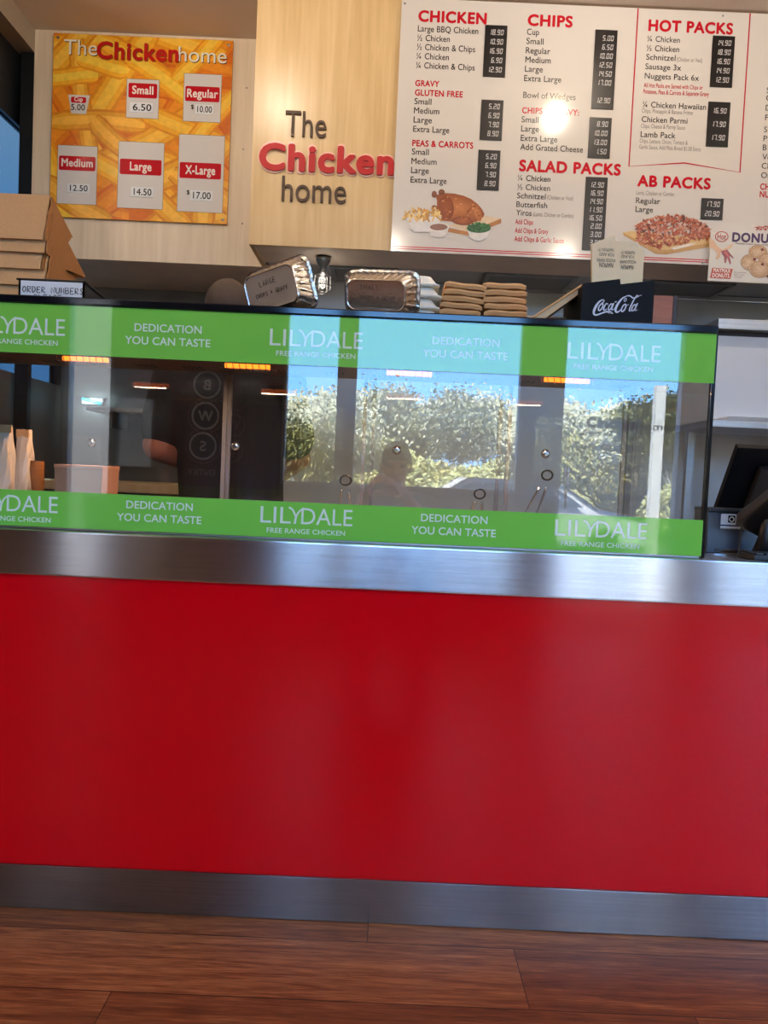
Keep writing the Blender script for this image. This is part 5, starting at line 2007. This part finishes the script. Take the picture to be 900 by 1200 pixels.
# ------------------------------------------------------------------ point of sale at the right
def screen(w_, h_, base, yaw, lean, label, name):
    t = thing(name, label, 'monitor', base)
    mt = Matrix.Rotation(yaw, 4, 'Z') @ Matrix.Rotation(lean, 4, 'X')
    b = MB()
    b.box((-w_ / 2, 0.0, 0.0), (w_ / 2, 0.022, h_), 0.004)
    b.build('screen_shell', MAT['black_matte'], t, world=False, mtx=Matrix.Translation((0, 0, 0.075)) @ mt)
    b = MB()
    b.box((-w_ * .32, -0.03, h_ * .2), (w_ * .32, -0.0005, h_ * .8), 0.012)
    b.build('rear_cover', MAT['black'], t, world=False, mtx=Matrix.Translation((0, 0, 0.075)) @ mt)
    b = MB()
    b.box((-0.03, -0.02, 0.0), (0.03, 0.01, 0.16), 0.004)
    b.box((-0.11, -0.08, 0.0), (0.11, 0.10, 0.014), 0.004)
    b.build('stand', MAT['black'], t, world=False)
    return t


p0 = at(845, 592, 0.34)
screen(0.38, 0.25, (p0.x + 0.195, 0.405, CT + 0.003), 0.0, math.radians(33), 'black computer screen seen from behind at the right end of the counter', 'pos_screen')
# receipt printer with a white sticker
a, c = at(828, 594, 0.22), at(880, 650, 0.22)
rp_ = thing('receipt_printer', 'dark receipt printer with a white sticker beside the display case', 'printer', ((a.x + c.x) / 2, 0.3, CT + 0.002))
rx0, rx1, rz1 = a.x + 0.006, a.x + 0.16, at(840, 595, 0.22).z
b = MB()
b.hexa([(rx0, 0.215, CT + 0.002), (rx1, 0.215, CT + 0.002), (rx1, 0.31, CT + 0.002), (rx0, 0.31, CT + 0.002), (rx0, 0.222, rz1 - 0.012), (rx1, 0.222, rz1 - 0.012), (rx1, 0.31, rz1 - 0.012), (rx0, 0.31, rz1 - 0.012)])
b.build('body', plain('printer_blue_black', (34, 40, 56), 0.35, var=0.05, bscale=40), rp_)
MB().box((rx0 - 0.002, 0.214, rz1 - 0.0115), (rx1 + 0.002, 0.312, rz1), 0.003).build('top_cover', MAT['black'], rp_)
MB().box((rx0 + 0.02, 0.2135, CT + 0.0035), (rx1, 0.2148, CT + 0.012)).build('paper_slot', MAT['chrome'], rp_)
pr = Print(0.2165)
s0, s1 = at(845, 602, 0.2165), at(882, 621, 0.2165)
pr.rect(s0.x, s1.z, s1.x, s0.z, (206, 210, 220), 1, 0.003)
kk = (0.2165 - CAM.y) / F
pr.rect(s0.x + 8.5 * kk, s0.z - 10 * kk, s0.x + 17 * kk, s0.z - 1.5 * kk, (30, 32, 40), 2)
pr.ring(s0.x + 12.7 * kk, s0.z - 6 * kk, 2.6 * kk, 2.6 * kk, 1.1 * kk, (206, 210, 220), 3, 16)
pr.rect(s0.x, s0.z - 14.3 * kk, s1.x, s0.z - 12.6 * kk, (40, 52, 92), 2)
for i in range(9):
    pr.rect(s0.x + (2 + 3.9 * i) * kk, s0.z - 17.2 * kk, s0.x + (5 + 3.9 * i) * kk, s0.z - 16.4 * kk, (110, 112, 124), 2)
pr.build('sticker', MAT['print'], rp_)
# payment terminal on its stand
a = at(886, 592, 0.10)
pt_ = thing('card_terminal', 'dark card payment terminal tilted on a stand at the right edge', 'card terminal', (a.x + 0.045, 0.13, CT + 0.002))
mt = Matrix.Translation((-0.005, -0.03, 0.125)) @ Matrix.Rotation(math.radians(24), 4, 'Y') @ Matrix.Rotation(math.radians(-38), 4, 'X')
b = MB()
b.box((-0.042, -0.095, -0.022), (0.042, 0.085, 0.018), 0.008)
b.build('body', MAT['black'], pt_, world=False, mtx=mt)
MB().box((-0.034, 0.01, 0.0182), (0.034, 0.075, 0.020)).build('screen', MAT['frame_grey'], pt_, world=False, mtx=mt)
for r_ in range(4):
    for c_ in range(3):
        MB().box((-0.03 + c_ * 0.021, -0.015 - r_ * 0.018, 0.0182), (-0.03 + c_ * 0.021 + 0.017, -0.003 - r_ * 0.018, 0.0215), 0.001).build('key', MAT['frame_grey'], pt_, world=False, mtx=mt)
b = MB()
b.tube([(0.0, 0.01, 0.0), (0.0, 0.006, 0.05), (-0.004, -0.015, 0.105)], [0.03, 0.016, 0.02], 14)
b.lathe((0, 0.01, 0), [(0.06, 0.0), (0.06, 0.008), (0.03, 0.014), (0.0, 0.014)], 'Z', 24)
b.build('stand', MAT['black'], pt_, world=False, smooth=True)
# keyboard and cables
a = at(862, 650, 0.12)
kb = thing('keypad', 'black keypad lying on the counter under the card terminal', 'keypad', (a.x + 0.07, 0.07, CT + 0.0015))
MB().box((-0.06, -0.03, 0.0), (0.09, 0.06, 0.012), 0.003).build('base', MAT['black'], kb, world=False)
for i in range(6):
    for j in range(3):
        MB().box((-0.052 + i * 0.023, -0.024 + j * 0.026, 0.0123), (-0.034 + i * 0.023, -0.004 + j * 0.026, 0.0165), 0.001).build('key', MAT['frame_dark'], kb, world=False)
MB().box((0.066, -0.031, 0.004), (0.074, -0.0305, 0.009)).build('indicator', MAT['red_led'], kb, world=False)
b = MB()
b.tube(smooth_path([(rx0 + 0.03, 0.20, CT + 0.004), (rx0 + 0.06, 0.17, CT + 0.004), (rx0 + 0.075, 0.19, CT + 0.03), (rx0 + 0.085, 0.205, CT + 0.075), (rx0 + 0.10, 0.2, CT + 0.11)]), 0.0022, 8)
tag(b.build('cable', MAT['black'], smooth=True), 'thin black cable hanging in front of the receipt printer', 'cable')


# ------------------------------------------------------------------ people
def caps(bm, a, b_, ra, rb, n=14):
    a, b_ = Vector(a), Vector(b_)
    d = b_ - a
    L = d.length
    if L < 1e-6:
        d, L = Vector((0, 0, 1)), 1e-6
    t = d.normalized()
    u = t.orthogonal().normalized()
    v = t.cross(u)
    rings = []
    for k in range(1, 5):
        q = math.pi / 2 * k / 4
        rings.append((a - t * ra * math.cos(q), ra * math.sin(q)))
    for k in range(0, 4):
        q = math.pi / 2 * k / 4
        rings.append((b_ + t * rb * math.sin(q), rb * math.cos(q)))
    rv = [[bm.verts.new(c + (u * math.cos(2 * math.pi * i / n) + v * math.sin(2 * math.pi * i / n)) * r) for i in range(n)] for c, r in rings]
    for p, q in zip(rv[:-1], rv[1:]):
        for i in range(n):
            j = (i + 1) % n
            bm.faces.new((p[i], p[j], q[j], q[i]))
    bm.faces.new(list(reversed(rv[0])))
    bm.faces.new(rv[-1])


def ellip(bm, c, r, rot=None):
    m = Matrix.Translation(c) @ (rot.to_4x4() if rot else Matrix.Identity(4)) @ Matrix.Diagonal((*r, 1))
    bmesh.ops.create_uvsphere(bm, u_segments=18, v_segments=12, radius=1, matrix=m)


def fuse(bm, name, mat, parent, voxel=0.008, smooth=4):
    """one continuous skin over all the limbs"""
    me = bpy.data.meshes.new(name)
    bmesh.ops.recalc_face_normals(bm, faces=bm.faces[:])
    bm.to_mesh(me)
    bm.free()
    o = bpy.data.objects.new(name, me)
    COL.objects.link(o)
    m = o.modifiers.new('r', 'REMESH')
    m.mode = 'VOXEL'
    m.voxel_size = voxel
    s = o.modifiers.new('s', 'SMOOTH')
    s.iterations = smooth
    s.factor = 0.5
    dg = bpy.context.evaluated_depsgraph_get()
    dg.update()
    me2 = bpy.data.meshes.new_from_object(o.evaluated_get(dg))
    bpy.data.objects.remove(o, do_unlink=True)
    bpy.data.meshes.remove(me)
    me2.name = name
    me2.materials.clear()
    return link(name, me2, mat, parent, True, True)


def hand_bm(bm, wrist, elbow, palm_n, curl=0.5, side=1, s=1.0):
    """palm, four unequal bent fingers and a thumb leaving the side of the palm"""
    wrist, elbow, nrm_ = Vector(wrist), Vector(elbow), Vector(palm_n).normalized()
    f = (wrist - elbow).normalized()
    nrm_ = (nrm_ - f * nrm_.dot(f)).normalized()
    sd = f.cross(nrm_) * side
    c = wrist + f * 0.045 * s
    caps(bm, wrist, wrist + f * 0.02, 0.027 * s, 0.027 * s)
    rot = Matrix((f, sd, nrm_)).transposed()
    ellip(bm, c, (0.050 * s, 0.041 * s, 0.017 * s), rot)
    for i, (off, ln) in enumerate(((0.030, 0.070), (0.010, 0.080), (-0.010, 0.074), (-0.029, 0.058))):
        p = c + f * 0.036 * s + sd * off * s
        d = f.copy()
        r = 0.0095 * s
        for k, fr in enumerate((0.45, 0.32, 0.23)):
            an = curl * (0.5 + 0.5 * k)
            d = (d * math.cos(an * 0.7) + nrm_ * math.sin(an * 0.7)).normalized()
            q = p + d * ln * s * fr
            caps(bm, p, q, r, r * 0.92, 10)
            p, r = q, r * 0.92
    p = wrist + f * 0.018 * s + sd * 0.030 * s
    d = (f * 0.6 + sd * 0.7 + nrm_ * 0.35).normalized()
    q = p + d * 0.040 * s
    caps(bm, p, q, 0.013 * s, 0.011 * s, 10)
    q2 = q + (d * 0.6 + f * 0.5 + nrm_ * 0.3).normalized() * 0.030 * s
    caps(bm, q, q2, 0.011 * s, 0.009 * s, 10)


def person(J, label, mats, face_dir, hair_long=False, group=None):
    """J: joint positions in metres"""
    t = thing('person', label, 'person', (J['pelvis'][0], J['pelvis'][1], J['floor']))
    fd = Vector(face_dir).normalized()
    rt = fd.cross(Vector((0, 0, 1))).normalized()
    up = rt.cross(fd).normalized()
    R_ = Matrix((rt, fd, up)).transposed()
    bm = bmesh.new()
    hc = Vector(J['head'])
    loc = lambda x, y, z: hc + R_ @ Vector((x, y, z))
    ellip(bm, loc(0, -0.012, 0.03), (0.076, 0.094, 0.098), R_)
    ellip(bm, loc(0, 0.018, -0.04), (0.060, 0.074, 0.078), R_)
    ellip(bm, loc(0, 0.055, -0.088), (0.028, 0.026, 0.024), R_)         # chin
    caps(bm, loc(0, 0.088, 0.012), loc(0, 0.108, -0.028), 0.009, 0.015, 10)  # nose
    for s in (-1, 1):
        ellip(bm, loc(s * 0.080, -0.005, -0.005), (0.010, 0.020, 0.032), R_)
        caps(bm, loc(s * 0.012, 0.086, 0.034), loc(s * 0.045, 0.078, 0.034), 0.010, 0.008, 10)
        ellip(bm, loc(s * 0.045, 0.064, -0.022), (0.020, 0.018, 0.018), R_)
    caps(bm, loc(-0.02, 0.086, -0.058), loc(0.02, 0.086, -0.058), 0.007, 0.007, 10)
    caps(bm, loc(-0.014, 0.086, -0.069), loc(0.014, 0.086, -0.069), 0.007, 0.007, 10)
    nb = Vector(J['neck'])
    caps(bm, nb, loc(0, -0.015, -0.06), 0.060, 0.052)
    for s in ('l', 'r'):
        ak = J.get('arm', 1.0)
        caps(bm, J['shoulder_' + s], J['elbow_' + s], 0.050 * ak, 0.043 * ak)
        caps(bm, J['elbow_' + s], J['wrist_' + s], 0.044 * ak, 0.027 * ak)
        hand_bm(bm, J['wrist_' + s], J['elbow_' + s], J['palm_' + s], J.get('curl', 0.6), 1 if s == 'l' else -1)
        caps(bm, nb, J['shoulder_' + s], 0.062, 0.055)
        caps(bm, J['hip_' + s], J['knee_' + s], 0.080, 0.055)
        caps(bm, J['knee_' + s], J['ankle_' + s], 0.054, 0.036)
    ch, pe = Vector(J['chest']), Vector(J['pelvis'])
    sh_w = (Vector(J['shoulder_l']) - Vector(J['shoulder_r'])).normalized()
    for s in (-1, 1):
        caps(bm, ch + sh_w * 0.075 * s, pe + sh_w * 0.065 * s, 0.105, 0.105)
    fuse(bm, 'body', mats['skin'], t)
    # eyes
    for s in (-1, 1):
        b = MB()
        ellip(b.bm, loc(s * 0.030, 0.078, 0.012), (0.0125, 0.011, 0.010), R_)
        b.build('eye', MAT['black_gloss'], t, smooth=True)
    # hair cap
    bm = bmesh.new()
    ellip(bm, loc(0, -0.013, 0.046), (0.082, 0.102, 0.094), R_)
    if hair_long:
        ellip(bm, loc(0, -0.05, -0.03), (0.084, 0.062, 0.11), R_)
    fuse(bm, 'hair', mats['hair'], t, 0.008, 2)
    # shirt
    bm = bmesh.new()
    for s in ('l', 'r'):
        a_, e_ = Vector(J['shoulder_' + s]), Vector(J['elbow_' + s])
        hem = a_.lerp(e_, J.get('sleeve', 0.62))
        caps(bm, a_, hem, 0.066 * J.get('arm', 1.0), 0.064 * J.get('arm', 1.0))
        caps(bm, nb - Vector((0, 0, 0.02)), a_, 0.066, 0.068)
    for s in (-1, 1):
        caps(bm, ch + sh_w * 0.078 * s, pe + sh_w * 0.070 * s, 0.119, 0.119)
    caps(bm, nb - Vector((0, 0, 0.05)), nb - Vector((0, 0, 0.005)), 0.075, 0.066)
    fuse(bm, 'shirt', mats['shirt'], t, 0.010, 3)
    # trousers and shoes
    bm = bmesh.new()
    for s in ('l', 'r'):
        caps(bm, J['hip_' + s], J['knee_' + s], 0.096, 0.070)
        caps(bm, J['knee_' + s], J['ankle_' + s], 0.070, 0.056)
    caps(bm, Vector(J['hip_l']), Vector(J['hip_r']), 0.108, 0.108)
    fuse(bm, 'trousers', mats['trousers'], t, 0.011, 3)
    for s in ('l', 'r'):
        bm = bmesh.new()
        an = Vector(J['ankle_' + s])
        toe = Vector((fd.x, fd.y, 0)).normalized()
        zf = J['floor'] + 0.045
        caps(bm, Vector((an.x, an.y, zf)) - toe * 0.04, Vector((an.x, an.y, zf - 0.006)) + toe * 0.15, 0.044, 0.036)
        caps(bm, Vector((an.x, an.y, zf)), Vector((an.x, an.y, zf + 0.05)), 0.044, 0.044)
        fuse(bm, 'shoe', MAT['black'], t, 0.009, 2)
    return t


# staff member standing behind the display
hp = at(268, 352, 0.92)
SX = hp.x
TOP = at(268, 333, 0.92).z
elb, wri = at(186, 522, 0.90), at(232, 545, 1.05)
J = dict(floor=0.0, head=(SX, 0.92, TOP - 0.125), neck=(SX, 0.96, TOP - 0.30), chest=(SX + 0.01, 0.95, TOP - 0.44), pelvis=(SX + 0.03, 0.97, 0.92),
         shoulder_l=(SX - 0.185, 0.95, TOP - 0.335), elbow_l=tuple(elb), wrist_l=tuple(wri), palm_l=(0.6, 0.2, -0.8),
         shoulder_r=(SX + 0.20, 0.96, TOP - 0.335), elbow_r=(SX + 0.24, 1.10, TOP - 0.60), wrist_r=(SX + 0.06, 1.17, TOP - 0.74), palm_r=(-1, 0.0, 0.0),
         hip_l=(SX - 0.07, 0.97, 0.88), knee_l=(SX - 0.08, 0.95, 0.47), ankle_l=(SX - 0.08, 0.97, 0.09),
         hip_r=(SX + 0.11, 0.97, 0.88), knee_r=(SX + 0.12, 0.95, 0.47), ankle_r=(SX + 0.12, 0.97, 0.09), sleeve=0.74, curl=0.9, arm=1.3)
person(J, 'person in a navy short sleeved shirt standing behind the display case', {'skin': MAT['skin'], 'hair': MAT['hair'], 'shirt': MAT['navy'], 'trousers': MAT['denim']}, (0.1, -1, -0.75))

# seated customer holding a phone, mirrored in the display glass
PX, PY, PD = 0.055, -2.28, -0.075
st = thing('stool', 'dark stool under the seated customer, opposite the counter', 'stool', (PX, PY - 0.06, 0))
MB().lathe((PX, PY - 0.06, 0), [(0.0, 0.42), (0.17, 0.42), (0.18, 0.435), (0.17, 0.455), (0.0, 0.46)], 'Z', 28).build('seat', MAT['dark_wood'], st)
for q in (45, 135, 225, 315):
    dx, dy = math.cos(math.radians(q)), math.sin(math.radians(q))
    MB().tube([(PX + 0.11 * dx, PY - 0.06 + 0.11 * dy, 0.42), (PX + 0.18 * dx, PY - 0.06 + 0.18 * dy, 0.0)], 0.014).build('leg', MAT['dark_wood'], st, smooth=True)
J = dict(floor=0.0, head=(PX, PY + 0.03, 1.225 + PD), neck=(PX, PY - 0.02, 1.06 + PD), chest=(PX, PY - 0.03, 0.90 + PD), pelvis=(PX, PY - 0.05, 0.60),
         shoulder_l=(PX - 0.18, PY - 0.02, 1.015 + PD), elbow_l=(PX - 0.24, PY + 0.10, 0.80), wrist_l=(PX - 0.135, PY + 0.345, 1.02), palm_l=(1, 0.4, 0.0),
         shoulder_r=(PX + 0.18, PY - 0.02, 1.015 + PD), elbow_r=(PX + 0.24, PY + 0.10, 0.80), wrist_r=(PX + 0.03, PY + 0.345, 1.02), palm_r=(-1, 0.4, 0.0),
         hip_l=(PX - 0.10, PY - 0.03, 0.585), knee_l=(PX - 0.15, PY + 0.38, 0.56), ankle_l=(PX - 0.15, PY + 0.36, 0.09),
         hip_r=(PX + 0.10, PY - 0.03, 0.585), knee_r=(PX + 0.15, PY + 0.38, 0.56), ankle_r=(PX + 0.15, PY + 0.36, 0.09), sleeve=0.8, curl=0.8)
person(J, 'person in a grey shirt seated opposite the counter holding a phone', {'skin': MAT['skin'], 'hair': MAT['hair'], 'shirt': MAT['grey_cloth'], 'trousers': MAT['denim']}, (0, 1, -0.1))
ph = thing('phone', 'dark phone held up by the seated customer', 'phone', (-0.026, -1.862, 1.03))
MB().box((-0.063, -1.868, 1.03), (0.012, -1.860, 1.085), 0.002).build('phone_body', MAT['black'], ph)

# ------------------------------------------------------------------ ceiling downlights
for j, yy in enumerate((0.52, -1.80)):
    for i, xx in enumerate((-2.02, -0.62, 0.78, 2.18) if j == 0 else (-2.84, -1.44, -0.04, 1.36, 2.76)):
        t = thing('downlight', 'round opal ceiling lamp %s' % ('above the display case' if j == 0 else 'above the customer floor'), 'ceiling light', (xx, yy, CEIL - 0.004), 'downlights %s' % ('above the display case' if j == 0 else 'above the customer floor'))
        MB().lathe((xx, yy, 0), [(0.046, CEIL - 0.0005), (0.062, CEIL - 0.0005), (0.064, CEIL - 0.004), (0.058, CEIL - 0.007), (0.046, CEIL - 0.003)], 'Z', 28).build('rim', MAT['frame_white'], t, smooth=True)
        MB().lathe((xx, yy, 0), [(0.0, CEIL - 0.026), (0.022, CEIL - 0.023), (0.038, CEIL - 0.013), (0.045, CEIL - 0.003), (0.045, CEIL - 0.001), (0.0, CEIL - 0.001)], 'Z', 24).build('lens', MAT['bulb'], t, smooth=True)
        ld = bpy.data.lights.new('downlight_lamp', 'POINT')
        ld.shadow_soft_size = 0.025
        ld.energy = LAMP_W
        ld.color = (1, 0.89, 0.74)
        lo = bpy.data.objects.new('downlight_lamp', ld)
        COL.objects.link(lo)
        lo.location = (xx, yy, CEIL - 0.075)
